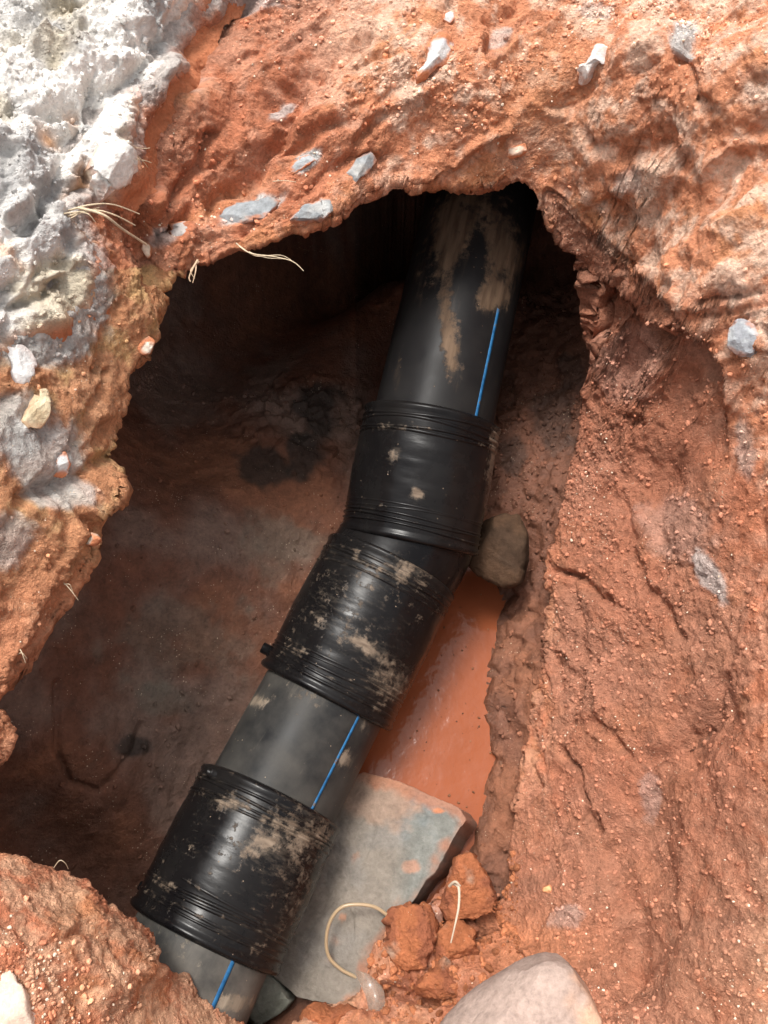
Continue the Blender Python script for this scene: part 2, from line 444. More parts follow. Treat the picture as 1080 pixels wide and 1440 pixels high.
# measured creases, gullies and ridges: (line, half width px, depth m)
wob = np.stack([fbm(p, 20, 3, 71), fbm(p, 20, 3, 72)], 1) * 16
STROKES = [([(345, 0), (300, 60), (262, 110), (240, 150), (212, 200), (205, 300), (212, 385)], 15, -.045),
           ([(290, 70), (262, 120)], 10, -.05),
           ([(262, 300), (238, 330), (222, 378)], 9, -.034), ([(300, 190), (262, 250), (228, 320)], 8, -.024),
           ([(520, 60), (430, 110), (380, 150)], 9, -.024), ([(420, 130), (385, 200), (300, 290)], 11, -.032), ([(500, 170), (400, 215), (330, 270)], 8, -.022), ([(430, 60), (380, 110), (345, 190)], 16, .016), ([(560, 90), (470, 150), (420, 190)], 14, .014), ([(540, 215), (440, 250), (340, 320)], 7, -.014),
           ([(600, 120), (500, 170), (390, 230)], 10, .010), ([(680, 40), (700, 130), (728, 200)], 6, -.016), ([(668, 60), (712, 190)], 9, .014), ([(800, 20), (760, 60), (700, 90)], 5, .010),
           ([(945, 70), (975, 110), (1000, 160)], 7, -.016), ([(835, 190), (900, 240), (890, 300)], 8, -.010), ([(1080, 300), (990, 330), (930, 400)], 12, .010),
           
           ([(778, 800), (800, 815), (830, 820), (862, 850)], 6, -.022), ([(920, 520), (890, 640), (860, 740)], 16, .016), ([(960, 580), (930, 700), (930, 800)], 12, -.014),
           ([(800, 1060), (822, 1120), (838, 1165)], 5, -.03), ([(880, 1060), (850, 1020), (830, 1010)], 6, -.016), ([(905, 1060), (990, 1010), (1010, 960)], 8, -.02),
           ([(1000, 1000), (930, 1080), (905, 1180), (915, 1300), (890, 1370)], 36, -.030), ([(860, 1200), (890, 1300), (880, 1380)], 14, -.018), ([(800, 1290), (830, 1300)], 5, .008),
           ([(770, 900), (840, 960), (860, 1040)], 12, .014), ([(870, 700), (910, 830), (960, 900)], 8, -.018), ([(795, 810), (830, 930), (800, 1020)], 9, -.014),
           ([(700, 1180), (712, 1230), (690, 1290), (640, 1300)], 8, -.03), ([(700, 1295), (650, 1310), (640, 1290), (655, 1225)], 7, -.035), ([(560, 1395), (630, 1400)], 8, -.03),
           ([(540, 1395), (575, 1385), (600, 1400)], 8, -.045), ([(660, 1390), (780, 1370), (830, 1350)], 9, -.015), ([(60, 680), (110, 665), (150, 640)], 12, -.024), ([(20, 700), (70, 690), (80, 740)], 8, -.015),
           ([(170, 430), (150, 470), (130, 520)], 8, -.012), ([(150, 530), (125, 570), (100, 620)], 9, -.012), ([(0, 950), (30, 900), (60, 830), (110, 760)], 16, .010), ([(40, 1330), (90, 1390), (170, 1430)], 16, -.012), ([(0, 1290), (70, 1330), (110, 1310)], 9, -.014),
           ([(120, 1260), (180, 1330), (260, 1400)], 14, .010)]
for ln, hw, dp in STROKES:
    d = line_d(px + wob[:, 0], py + wob[:, 1], ln)
    disp += dp * np.exp(-(d / hw) ** 2) * (1 + .35 * fine)
disp *= 1 - .35 * z_bl
LIPL = [(735, 250), (770, 300), (800, 342), (835, 385), (872, 412), (915, 452), (960, 470), (992, 488), (1014, 528), (1026, 600), (1030, 660)]
dl = line_d(px + wob[:, 0] * .8, py + wob[:, 1] * .8, LIPL)
below = poly_sd(px + wob[:, 0] * .8, py + wob[:, 1] * .8, LIPL + [(980, 800), (700, 800), (700, 250)]) > 0
sl = np.where(below, dl, -dl)
fade = (1 - sstep(520, 660, py)) * sstep(790, 850, px)
disp -= .050 * sstep(-3, 9, sl) * np.exp(-np.clip(sl, 0, None) / 80) * fade
disp += .010 * np.exp(-(np.clip(-sl, 0, None) / 30)) * (sl < 0) * fade
disp -= 0.030 * sstep(12, 44, slab_w)
ring = np.tile(np.arange(sh[1]), sh[0])
disp *= np.where(ring < 20, 0.35 + 0.65 * ring / 20, 1.0)
disp *= 1 - 0.6 * sstep(len(tin) + NR - 3, len(tin) + NR + 1, ring)
# ragged rim
pd = p + n * disp[:, None]

# colours of the clay
DEEP = np.array([.37, .125, .066]); RED = np.array([.50, .185, .098]); ORNG = np.array([.58, .26, .12]); PALE = np.array([.76, .50, .365]); OCH = np.array([.60, .36, .17])
GREY = np.array([.50, .49, .47]); BROWN = np.array([.30, .17, .12]); WHITE = np.array([.58, .56, .53])
def mixc(c, d, w):
    w = np.clip(w, 0, 1)[:, None]
    return c * (1 - w) + d * w
cn = fbm(bed1 * wbed[:, None] + p * (1 - wbed[:, None]), 9, 5, 81, .6); cm = fbm(p, 34, 4, 85, .6); ck = fbm(p, 4, 3, 88)
c = mixc(np.tile(RED, (len(p), 1)), np.array([.62, .26, .14]), z_tr)
c = mixc(c, DEEP, .75 * sstep(.0, .5, cn) * (1 - .6 * z_tr))
c = mixc(c, ORNG, .6 * sstep(-.0, .45, -cn))
c = mixc(c, PALE, (.25 + .85 * z_tr) * sstep(-.35, .35, cm + .6 * ck) )
c = mixc(c, np.array([.68, .44, .28]), .9 * blob(px, py, 1020, 1380, 170, 170) * sstep(-.5, .2, cm + .1))
c = mixc(c, np.array([.66, .40, .25]), .6 * z_bl * sstep(-.4, .3, cm))
c = mixc(c, OCH, (z_ml * (.35 + .65 * sstep(-.1, .4, cm))) * (1 - sstep(700, 900, py)))
c = mixc(c, np.array([.60, .30, .16]), z_ml * .4 * sstep(600, 800, py))
c = mixc(c, DEEP * .9, z_wall * .6)  # right wall darkened: its shade, along with damp, is worked into the colour
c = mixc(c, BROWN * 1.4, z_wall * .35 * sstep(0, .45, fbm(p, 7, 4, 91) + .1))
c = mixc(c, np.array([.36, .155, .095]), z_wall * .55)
c = mixc(c, np.array([.56, .22, .11]), blob(px, py, 730, 1330, 100, 50) * .8)
c = mixc(c, np.array([.54, .24, .12]), blob(px, py, 760, 150, 60, 110, 20) * .7)
gm = sstep(.35, .75, fbm(bed1, 13, 4, 95) + .15) * wbed * .6
c = mixc(c, GREY, gm * z_tr * .25)
# grey stony staining measured in the photograph
for (bx, by, rx, ry, dg, w) in [(355, 292, 50, 14, -20, 1), (430, 228, 24, 11, -35, 1), (395, 150, 28, 10, -50, .7), (240, 330, 30, 14, -40, .6), (60, 640, 60, 60, 0, .75), (80, 690, 50, 26, 0, .7), (20, 600, 60, 50, 0, .8),
                                (88, 655, 16, 22, 0, 1), (60, 480, 70, 40, 0, .9), (120, 430, 40, 50, 0, .7), (960, 60, 20, 22, 0, .9), (890, 250, 26, 20, 0, .3), (1050, 630, 14, 50, 0, .3), (1000, 810, 16, 44, -30, .6), (950, 740, 60, 50, 0, .12),
                                (880, 520, 50, 60, 0, .10), (905, 1120, 14, 40, 0, .2), (800, 1290, 26, 20, 0, .25), (590, 1300, 30, 40, 0, .2), (840, 20, 30, 12, 0, .4), (700, 60, 12, 14, 0, .5), (0, 760, 50, 40, 0, .6), (350, 0, 60, 20, 0, .6)]:
    c = mixc(c, GREY * (1 + .25 * cm[:, None]), w * sstep(.28, .62, blob(px, py, bx, by, rx, ry, dg) + .30 * cm + .15 * fine))
c = mixc(c, WHITE, sstep(-30, 20, slab_w + 30 * cm) * .85)
c = c * (1 + .16 * fine[:, None] + .10 * (gid[:, None] - .5))
c = np.clip(c, .02, .85)
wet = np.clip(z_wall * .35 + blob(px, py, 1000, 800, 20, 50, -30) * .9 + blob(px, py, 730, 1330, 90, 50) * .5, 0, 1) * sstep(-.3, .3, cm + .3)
gf = grid_faces(sh[0], sh[1], wrap=True)
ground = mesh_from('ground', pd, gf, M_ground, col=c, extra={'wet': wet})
tag(ground, 'red clay ground broken open around the pit', kind='structure')
UPC = pd; UPN = n; UPPX = px; UPPY = py; UPCOL = c

# ---------------------------------------------------------------- broken concrete at the upper left
SX, SY = 540, 600
xs = np.linspace(-1.05, -0.22, SX); ys = np.linspace(.42, 1.60, SY)
XX, YY = np.meshgrid(xs, ys, indexing='ij')
ZZ = upz(XX, YY)
S = np.stack([XX, YY, ZZ], 2)
sn = grid_normals(S); sn[sn[..., 2] < 0] *= -1
s0 = S.reshape(-1, 3); sn = sn.reshape(-1, 3); sn_slab = sn
spx, spy = topx(s0)
w1 = fbm(s0, 10, 4, 101); w2 = fbm(s0, 30, 3, 105)
sdv = poly_sd(spx, spy, SLAB_POLY) + 16 * w1 + 8 * w2
up = 0.040 * sstep(-14, 20, sdv) - 0.034
dirn = np.array([0, -.25, .97])
a1, a2, at_, ai = worley(stretch(s0, RGT * .75 + UPV * .65, .45) + .02 * w1[:, None], 13, 111)
b1, b2, bt, bi = worley(s0 + .008 * w2[:, None], 34, 113)
at_ *= sstep(0, .3, a2 - a1); bt *= sstep(0, .25, b2 - b1)
sdp = up + .125 * at_ + .024 * bt + .007 * (lambda k_: k_[2] * sstep(0, .2, k_[1] - k_[0]))(worley(s0 + .004 * w2[:, None], 80, 115)) + .020 * fbm(s0, 6, 4, 121, .5, True) + .007 * fbm(stretch(s0, RGT * .75 + UPV * .65, .35), 45, 4, 125, .62) + .004 * w2 + .003 * fbm(s0, 24, 5, 127, .6) + .003 * np.clip(.6 - worley(s0, 95, 129)[0], 0, 1)
for ln, hw, dp in [([(60, 170), (150, 150), (230, 60)], 14, -.03), ([(0, 90), (60, 30), (120, 0)], 12, -.02), ([(120, 180), (80, 260), (40, 330)], 13, -.028), ([(130, 250), (100, 300)], 12, -.02), ([(0, 440), (60, 420), (110, 380)], 8, -.02), ([(100, 110), (180, 80)], 14, .018), ([(30, 250), (60, 150)], 16, .015)]:
    sdp += dp * np.exp(-(line_d(spx + 10 * w1, spy + 10 * w2, ln) / hw) ** 2)
S2 = s0 + dirn * up[:, None] + sn * ((sdp - up) * (.2 + .8 * sstep(-22, 26, sdv)))[:, None]
sc_ = np.tile(np.array([.77, .765, .75]), (len(s0), 1))
sc_ = mixc(sc_, np.array([.42, .42, .425]), sstep(-.15, .35, fbm(s0, 8, 4, 131)) * .9)
sc_ = mixc(sc_, np.array([.28, .285, .295]), sstep(.0, .4, fbm(stretch(s0, RGT * .7 + UPV * .7, .3), 22, 4, 133)) * .7)
sc_ = mixc(sc_, np.array([.52, .45, .32]), sstep(.15, .5, fbm(s0, 7, 4, 137)) * .7)
sc_ = mixc(sc_, np.array([.60, .34, .18]), sstep(30, 0, sdv) * sstep(0, .4, w2 + .2) * .8 + .9 * blob(spx, spy, 70, 200, 14, 12) + .9 * blob(spx, spy, 118, 262, 16, 24) + .5 * sstep(.4, .62, fbm(s0, 14, 4, 139)))
sc_ = mixc(sc_, np.array([.50, .19, .095]), sstep(18, -4, sdv + 10 * w2))
sc_ = sc_ * (1 + .12 * w2[:, None]) * np.array([1.04, 1.0, .955])
keep = (sdv > -30).reshape(SX, SY)
sf = grid_faces(SX, SY)
kf = keep.ravel()[sf].all(1)
sf = sf[kf]
used = np.unique(sf); remap = np.full(len(s0), -1); remap[used] = np.arange(len(used))
slab = mesh_from('broken_concrete', S2[used], remap[sf], M_slab, col=np.clip(sc_[used], 0, .85))
tag(slab, 'rough pale grey broken concrete crust covering the clay at the upper left', 'concrete')

# ---------------------------------------------------------------- pit floor and inner walls
LOW = [(560, 1100, -.56), (640, 1000, -.56), (640, 900, -.56), (655, 830, -.55), (600, 1180, -.56), (650, 1130, -.55), (670, 1060, -.545), (560, 1250, -.56), (480, 1350, -.55), (400, 1400, -.53), (520, 900, -.56), (600, 800, -.55),
       (690, 780, -.485), (722, 830, -.478), (735, 720, -.42), (760, 640, -.40), (700, 650, -.44), (770, 540, -.42), (740, 500, -.46), (780, 430, -.44), (765, 370, -.46), (740, 300, -.44),
       (705, 910, -.487), (740, 960, -.42), (695, 1030, -.487), (735, 1060, -.43), (690, 1110, -.486), (715, 1150, -.44), (682, 1190, -.48), (700, 1240, -.44), (800, 700, -.30), (790, 850, -.34), (790, 1000, -.34), (850, 600, -.30), (850, 450, -.30),
       (620, 600, -.52), (600, 480, -.54), (640, 380, -.56), (660, 270, -.58), (540, 400, -.56), (560, 300, -.60),
       (470, 720, -.47), (400, 800, -.46), (330, 930, -.47), (260, 1080, -.48), (200, 1200, -.48), (300, 850, -.40), (220, 980, -.40), (130, 1130, -.37), (60, 1050, -.25), (130, 900, -.28), (230, 800, -.32), (300, 700, -.36), (400, 650, -.43),
       (440, 570, -.46), (330, 560, -.46), (250, 650, -.38), (240, 520, -.46), (350, 430, -.56), (460, 460, -.54), (450, 350, -.60), (50, 1200, -.40), (-20, 1120, -.25), (150, 1300, -.5), (300, 1420, -.52)]
Lp = np.array(LOW, float)
Lw = W(Lp[:, 0], Lp[:, 1], None, Lp[:, 2])
rid_ = RC[::40]; on_ = outn[::40]
offs = 0.55 + 0.35 * np.clip(on_[:, 1], 0, 1)
rx_ = rid_[:, :2] + on_ * offs[:, None]
rz_ = upz(rx_[:, 0], rx_[:, 1]) - .10
lowz = TPS(np.vstack([Lw[:, :2], rx_]), np.concatenate([Lw[:, 2], rz_]), 6e-4)
def axis(a, b, c_, d, fine_, coarse):
    return np.unique(np.concatenate([np.arange(a, b, coarse), np.arange(b, c_, fine_), np.arange(c_, d, coarse)]))
xs = axis(-1.45, -.85, .62, 1.3, .0042, .03); ys = axis(-.75, -.10, 1.62, 2.3, .0046, .03)
XX, YY = np.meshgrid(xs, ys, indexing='ij')
zl = lowz(XX, YY); zu = upz(XX, YY)
_gx, _gy = topx(np.stack([XX, YY, np.minimum(zl, zu)], 2).reshape(-1, 3))
_sd = poly_sd(_gx, _gy, [(a_[0], a_[1]) for a_ in RIM]).reshape(XX.shape)
zu = zu - .045 - .075 * sstep(15, 90, -_sd)
zl = np.minimum(zl, zu)
S = np.stack([XX, YY, zl], 2); sn = grid_normals(S); sn[sn[..., 2] < 0] *= -1
q = S.reshape(-1, 3); qn = sn.reshape(-1, 3); lpx, lpy = topx(q)
left = 1 - sstep(500, 620, lpx)
qd = .014 * fbm(q, 6, 4, 201) + .006 * fbm(q, 22, 4, 205) * (1 - .55 * left) + .0034 * fbm(q, 70, 4, 209, .6) * (1 - .5 * left)
l1, l2, lt_, li = worley(q + .01 * fbm(q, 30, 2, 211)[:, None], 26, 213)
qd += (1 - left) * .03 * lt_ + left * .006 * lt_
rk = sstep(.35, .8, blob(lpx, lpy, 430, 590, 110, 90) + .5 * fbm(q, 18, 3, 215))
qd += rk * (.03 * lt_ + .012 * fbm(q, 20, 4, 217, .6, True))
for ln, hw, dp in [([(78, 960), (82, 1060), (100, 1100), (135, 1112)], 4, -.018), ([(205, 1020), (190, 1060), (150, 1105)], 7, -.012), ([(650, 840), (700, 860)], 10, .0)]:
    qd += dp * np.exp(-(line_d(lpx + 4 * fbm(q, 20, 2, 219), lpy, ln) / hw) ** 2)
pond = sstep(.012, -.014, q[:, 2] + .50)     # keep the bed calm below the water
qd *= 1 - .6 * pond
q2 = q + qn * qd[:, None]
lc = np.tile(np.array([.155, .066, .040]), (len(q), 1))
l5 = fbm(q, 5, 4, 221); l20 = fbm(q, 18, 4, 225)
lc = mixc(lc, np.array([.20, .13, .10]), sstep(-.1, .35, l5) * .8 * left)
lc = mixc(lc, np.array([.25, .10, .052]), sstep(.05, .5, -l5) * .7)
lc = mixc(lc, np.array([.165, .14, .108]), left * (.5 * sstep(.3, .8, blob(lpx, lpy, 400, 770, 70, 60) + .6 * l20) + .4 * sstep(.35, .7, blob(lpx, lpy, 250, 900, 130, 80) * .8 + .5 * l20) + .5 * sstep(.4, .8, blob(lpx, lpy, 240, 985, 60, 30) + .5 * l20)))
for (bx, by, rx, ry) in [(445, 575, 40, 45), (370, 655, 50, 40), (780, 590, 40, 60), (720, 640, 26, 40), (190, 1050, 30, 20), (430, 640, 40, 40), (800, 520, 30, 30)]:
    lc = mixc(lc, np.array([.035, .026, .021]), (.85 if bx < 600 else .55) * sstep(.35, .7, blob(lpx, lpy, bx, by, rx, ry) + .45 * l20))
lc = lc * (1 + .2 * fbm(q, 60, 3, 229)[:, None])
shore = sstep(.030, .006, q2[:, 2] + .50 + .012 * l20) * (lpx > 500)
lc = lc * (1 - .35 * shore[:, None])
floor_ = mesh_from('pit_floor', q2, grid_faces(len(xs), len(ys)), M_low, col=np.clip(lc, .02, .8), extra={'wet': np.clip(.35 + .9 * l5 + .8 * shore, 0, 1)})
tag(floor_, 'damp brown clay floor and undercut inner walls of the pit', kind='structure')

# ---------------------------------------------------------------- muddy water
m, nt, b = new_mat('muddy_water')
L = nt.links
tc = N(nt, 'ShaderNodeTexCoord')
no = N(nt, 'ShaderNodeTexNoise'); no.inputs['Scale'].default_value = 5; no.inputs['Detail'].default_value = 6
L.new(tc.outputs['Object'], no.inputs['Vector'])
cr = N(nt, 'ShaderNodeValToRGB'); L.new(no.outputs[0], cr.inputs[0])
cr.color_ramp.elements[0].position = .3; cr.color_ramp.elements[0].color = (.19, .052, .021, 1)
cr.color_ramp.elements[1].position = .75; cr.color_ramp.elements[1].color = (.265, .078, .034, 1)
L.new(cr.outputs[0], b.inputs['Base Color'])
b.inputs['Roughness'].default_value = .12
b.inputs['Specular IOR Level'].default_value = .16
b.inputs['IOR'].default_value = 1.33
b2 = N(nt, 'ShaderNodeTexNoise'); b2.inputs['Scale'].default_value = 16; b2.inputs['Detail'].default_value = 4
L.new(tc.outputs['Object'], b2.inputs['Vector'])
bp = N(nt, 'ShaderNodeBump'); bp.inputs['Strength'].default_value = .25; bp.inputs['Distance'].default_value = .012
L.new(b2.outputs[0], bp.inputs['Height']); L.new(bp.outputs[0], b.inputs['Normal'])
M_water = m
PUD = [(470, 1440), (500, 1080), (560, 960), (560, 780), (640, 700), (760, 720), (790, 800), (780, 1000), (770, 1200), (720, 1320), (600, 1440)]
pw = W(np.array([a for a, b_ in PUD]), np.array([b_ for a, b_ in PUD]), None, np.full(len(PUD), -.50))
me = bpy.data.meshes.new('puddle'); me.from_pydata([tuple(v) for v in pw], [], [list(range(len(PUD)))][::1]); me.materials.append(M_water)
pud = bpy.data.objects.new('puddle', me); sc.collection.objects.link(pud)
tag(pud, 'still orange muddy water lying beside the pipe', kind='structure')

# ---------------------------------------------------------------- pipeline
def plastic(name, base, rough, muddy, scratch_axis=True, mud=(.27, .205, .15), scr=1.0, spec=.2, sscale=(14, 14, 190)):
    m, nt, b = new_mat(name); L = nt.links
    tc = N(nt, 'ShaderNodeTexCoord')
    b.inputs['Specular IOR Level'].default_value = spec
    a = N(nt, 'ShaderNodeAttribute', attribute_name='mud')
    no = N(nt, 'ShaderNodeTexNoise'); no.inputs['Scale'].default_value = 40; no.inputs['Detail'].default_value = 9; no.inputs['Roughness'].default_value = .72
    L.new(tc.outputs['Object'], no.inputs['Vector'])
    mp = N(nt, 'ShaderNodeMapping'); mp.inputs['Scale'].default_value = sscale
    L.new(tc.outputs['Object'], mp.inputs['Vector'])
    ns = N(nt, 'ShaderNodeTexNoise'); ns.inputs['Scale'].default_value = 1; ns.inputs['Detail'].default_value = 5; ns.inputs['Roughness'].default_value = .6
    L.new(mp.outputs[0], ns.inputs['Vector'])
    mxn = N(nt, 'ShaderNodeMath', operation='MULTIPLY_ADD'); L.new(ns.outputs[0], mxn.inputs[0]); mxn.inputs[1].default_value = .26; 
    mh = N(nt, 'ShaderNodeMath', operation='MULTIPLY'); L.new(no.outputs[0], mh.inputs[0]); mh.inputs[1].default_value = 1.08
    L.new(mh.outputs[0], mxn.inputs[2])
    s = N(nt, 'ShaderNodeMath', operation='ADD'); L.new(mxn.outputs[0], s.inputs[0]); L.new(a.outputs['Fac'], s.inputs[1])
    thr = N(nt, 'ShaderNodeMapRange'); L.new(s.outputs[0], thr.inputs[0]); thr.inputs[1].default_value = .97; thr.inputs[2].default_value = 1.13; thr.inputs[4].default_value = .72
    # faint overall dust
    ds = N(nt, 'ShaderNodeTexNoise'); ds.inputs['Scale'].default_value = 7; ds.inputs['Detail'].default_value = 7; ds.inputs['Roughness'].default_value = .65
    L.new(tc.outputs['Object'], ds.inputs['Vector'])
    dr = N(nt, 'ShaderNodeMapRange'); L.new(ds.outputs[0], dr.inputs[0]); dr.inputs[1].default_value = .35; dr.inputs[2].default_value = .75; dr.inputs[3].default_value = 0; dr.inputs[4].default_value = muddy
    rgb = N(nt, 'ShaderNodeMix', data_type='RGBA'); L.new(dr.outputs[0], rgb.inputs[0]); rgb.inputs[6].default_value = (*base, 1); rgb.inputs[7].default_value = (.15, .135, .115, 1)
    # speckles
    vo = N(nt, 'ShaderNodeTexVoronoi'); vo.inputs['Scale'].default_value = 110; L.new(tc.outputs['Object'], vo.inputs['Vector'])
    sp = N(nt, 'ShaderNodeSeparateColor'); L.new(vo.outputs['Color'], sp.inputs[0])
    v1 = N(nt, 'ShaderNodeMath', operation='LESS_THAN'); L.new(sp.outputs[0], v1.inputs[0]); v1.inputs[1].default_value = .05
    v2 = N(nt, 'ShaderNodeMath', operation='LESS_THAN'); L.new(vo.outputs['Distance'], v2.inputs[0]); v2.inputs[1].default_value = .13
    v3 = N(nt, 'ShaderNodeMath', operation='MULTIPLY'); L.new(v1.outputs[0], v3.inputs[0]); L.new(v2.outputs[0], v3.inputs[1])
    vm = N(nt, 'ShaderNodeMath', operation='MAXIMUM'); L.new(v3.outputs[0], vm.inputs[0]); L.new(thr.outputs[0], vm.inputs[1])
    mc = N(nt, 'ShaderNodeTexNoise'); mc.inputs['Scale'].default_value = 60; mc.inputs['Detail'].default_value = 5; L.new(mp.outputs[0], mc.inputs['Vector']); mc.inputs['Scale'].default_value = 1.3
    mcr = N(nt, 'ShaderNodeValToRGB'); L.new(mc.outputs[0], mcr.inputs[0])
    mcr.color_ramp.elements[0].position = .35; mcr.color_ramp.elements[0].color = (mud[0] * .45, mud[1] * .42, mud[2] * .40, 1)
    mcr.color_ramp.elements[1].position = .68; mcr.color_ramp.elements[1].color = (*mud, 1)
    st = N(nt, 'ShaderNodeTexNoise'); st.inputs['Scale'].default_value = 1.7; st.inputs['Detail'].default_value = 7; st.inputs['Roughness'].default_value = .7; L.new(mp.outputs[0], st.inputs['Vector'])
    sa = N(nt, 'ShaderNodeMath', operation='ADD'); L.new(st.outputs[0], sa.inputs[0]); L.new(a.outputs['Fac'], sa.inputs[1])
    sr = N(nt, 'ShaderNodeMapRange'); L.new(sa.outputs[0], sr.inputs[0]); sr.inputs[1].default_value = .76; sr.inputs[2].default_value = 1.02; sr.inputs[3].default_value = 0; sr.inputs[4].default_value = .30
    film = N(nt, 'ShaderNodeMix', data_type='RGBA'); L.new(sr.outputs[0], film.inputs[0]); L.new(rgb.outputs[2], film.inputs[6]); film.inputs[7].default_value = (mud[0] * .55, mud[1] * .58, mud[2] * .6, 1)
    rgb = film
    fin = N(nt, 'ShaderNodeMix', data_type='RGBA'); L.new(vm.outputs[0], fin.inputs[0]); L.new(rgb.outputs[2], fin.inputs[6]); L.new(mcr.outputs[0], fin.inputs[7])
    L.new(fin.outputs[2], b.inputs['Base Color'])
    rr = N(nt, 'ShaderNodeMapRange'); L.new(vm.outputs[0], rr.inputs[0]); rr.inputs[4].default_value = .85
    r0 = N(nt, 'ShaderNodeMapRange'); L.new(ds.outputs[0], r0.inputs[0]); r0.inputs[1].default_value = .3; r0.inputs[2].default_value = .7; r0.inputs[3].default_value = rough; r0.inputs[4].default_value = rough + .22
    L.new(r0.outputs[0], rr.inputs[3]); L.new(rr.outputs[0], b.inputs['Roughness'])
    hh = N(nt, 'ShaderNodeMath', operation='ADD'); L.new(thr.outputs[0], hh.inputs[0])
    h2 = N(nt, 'ShaderNodeMath', operation='MULTIPLY'); L.new(ns.outputs[0], h2.inputs[0]); h2.inputs[1].default_value = .8 * scr; L.new(h2.outputs[0], hh.inputs[1])
    bp = N(nt, 'ShaderNodeBump'); bp.inputs['Strength'].default_value = .5; bp.inputs['Distance'].default_value = .0012
    L.new(hh.outputs[0], bp.inputs['Height']); L.new(bp.outputs[0], b.inputs['Normal'])
    return m
M_pipe = plastic('grey_black_plastic', (.019, .020, .021), .38, .62, True, scr=.35, spec=.10, sscale=(34, 34, 7), mud=(.30, .215, .15))
M_pipe_shaded = plastic('shaded_muddy_plastic', (.009, .0085, .009), .34, .07, True, scr=.35, spec=.10, sscale=(55, 55, 9), mud=(.17, .112, .072))  # darker copy for the upper pipe: shade under the overhang is in its colours
M_coup = plastic('black_plastic', (.004, .0036, .004), .15, .05, False, scr=.9, spec=.16, sscale=(26, 26, 80))
m, nt, b = new_mat('blue_plastic'); b.inputs['Roughness'].default_value = .55; b.inputs['Specular IOR Level'].default_value = .1
tc = N(nt, 'ShaderNodeTexCoord'); no = N(nt, 'ShaderNodeTexNoise'); no.inputs['Scale'].default_value = 60; no.inputs['Detail'].default_value = 5; nt.links.new(tc.outputs['Object'], no.inputs['Vector'])
cr = N(nt, 'ShaderNodeValToRGB'); nt.links.new(no.outputs[0], cr.inputs[0]); cr.color_ramp.elements[0].color = (.008, .055, .14, 1); cr.color_ramp.elements[0].position = .3; cr.color_ramp.elements[1].color = (.02, .11, .24, 1)
cr.color_ramp.elements[1].position = .60
e_ = cr.color_ramp.elements.new(.68); e_.color = (.10, .075, .055, 1)
nt.links.new(cr.outputs[0], b.inputs['Base Color'])
M_blue = m

RP, RK = .135, .157
J = dict(a0=V(215, 1475, 1.50), c3b=V(286, 1322, 1.62), c3t=V(383, 1118, 1.74), c2b=V(457, 982, 1.83), c2t=V(552, 794, 1.90), c1b=V(574, 764, 1.905), c1t=V(609, 585, 1.92), top=V(679, 275, 2.06), end=V(716, 110, 2.18))
root = bpy.data.objects.new('water_pipe', None); sc.collection.objects.link(root)
root.location = J['c2b']
tag(root, 'black plastic water pipe with blue stripes, three ribbed couplings and a slight bend', 'pipe')

def frame(a, b):
    z = (b - a).normalized()
    x = Vector((1, 0, 0)); x = (x - z * x.dot(z)).normalized()
    y = z.cross(x)
    M = Matrix((x, y, z)).transposed().to_4x4(); M.translation = a
    return M, (b - a).length

def place(o, M, parent=root):
    o.parent = parent
    o.matrix_basis = M if parent is not root else Matrix.Translation(-root.location) @ M

def tube(name, prof, M, mat, mudf, nu=150, parent=root, wob=0.0, seed=0):
    """surface of revolution about local z; prof = [(z, r)]"""
    pr = np.array(prof, float)
    th = np.linspace(0, 2 * PI, nu, endpoint=False)
    Z = np.tile(pr[:, 0], (nu, 1)); Rr = np.tile(pr[:, 1], (nu, 1)); T = np.tile(th[:, None], (1, len(pr)))
    co = np.stack([Rr * np.cos(T), Rr * np.sin(T), Z], 2).reshape(-1, 3)
    if wob: 
        nn = co.copy(); nn[:, 2] = 0; nn /= np.linalg.norm(nn, axis=1, keepdims=True) + 1e-9
        q_ = co.copy(); q_[:, 2] *= 5
        co = co + nn * (wob * fbm(q_, 9, 3, 300 + seed))[:, None]
    Mw = np.array(M); w = co @ Mw[:3, :3].T + Mw[:3, 3]
    mx_, my_ = topx(w)
    o = mesh_from(name, co, grid_faces(nu, len(pr), True)[:, ::-1], mat, extra={'mud': mudf(mx_, my_, w)})
    place(o, M, parent)
    return o

def straight(L_, r, step=.008):
    n_ = max(2, int(L_ / step)); zz = np.linspace(0, L_, n_)
    return [(z, r) for z in zz]

def mudA(x, y, w): return .10 + .42 * blob(x, y, 330, 1410, 30, 16) + .16 * blob(x, y, 250, 1330, 60, 50)
def mudB(x, y, w): return .14 + .26 * blob(x, y, 470, 960, 60, 30) + .36 * blob(x, y, 360, 985, 18, 10) + .35 * blob(x, y, 486, 1066, 14, 16) + .22 * blob(x, y, 515, 1005, 16, 30)
def mudGlintC(x, y, w):
    return (.02 + .40 * blob(x, y, 628, 345, 26, 60) + .50 * blob(x, y, 712, 362, 34, 46) + .55 * blob(x, y, 690, 420, 30, 24) + .40 * blob(x, y, 665, 290, 62, 60) - .25 * blob(x, y, 668, 380, 8, 60, 8) + .42 * blob(x, y, 637, 500, 16, 60, 0) + .30 * blob(x, y, 625, 440, 12, 60) + .25 * blob(x, y, 590, 400, 16, 60)
            + .3 * blob(x, y, 560, 520, 6, 50, 8))  # this slim left streak is a painted reflection; the other blobs are mud
def mudK1(x, y, w): return .10 + .34 * blob(x, y, 695, 645, 12, 60, 8) + .38 * blob(x, y, 588, 695, 12, 10) + .34 * blob(x, y, 555, 640, 9, 14, 30) + .15 * blob(x, y, 560, 600, 40, 12)
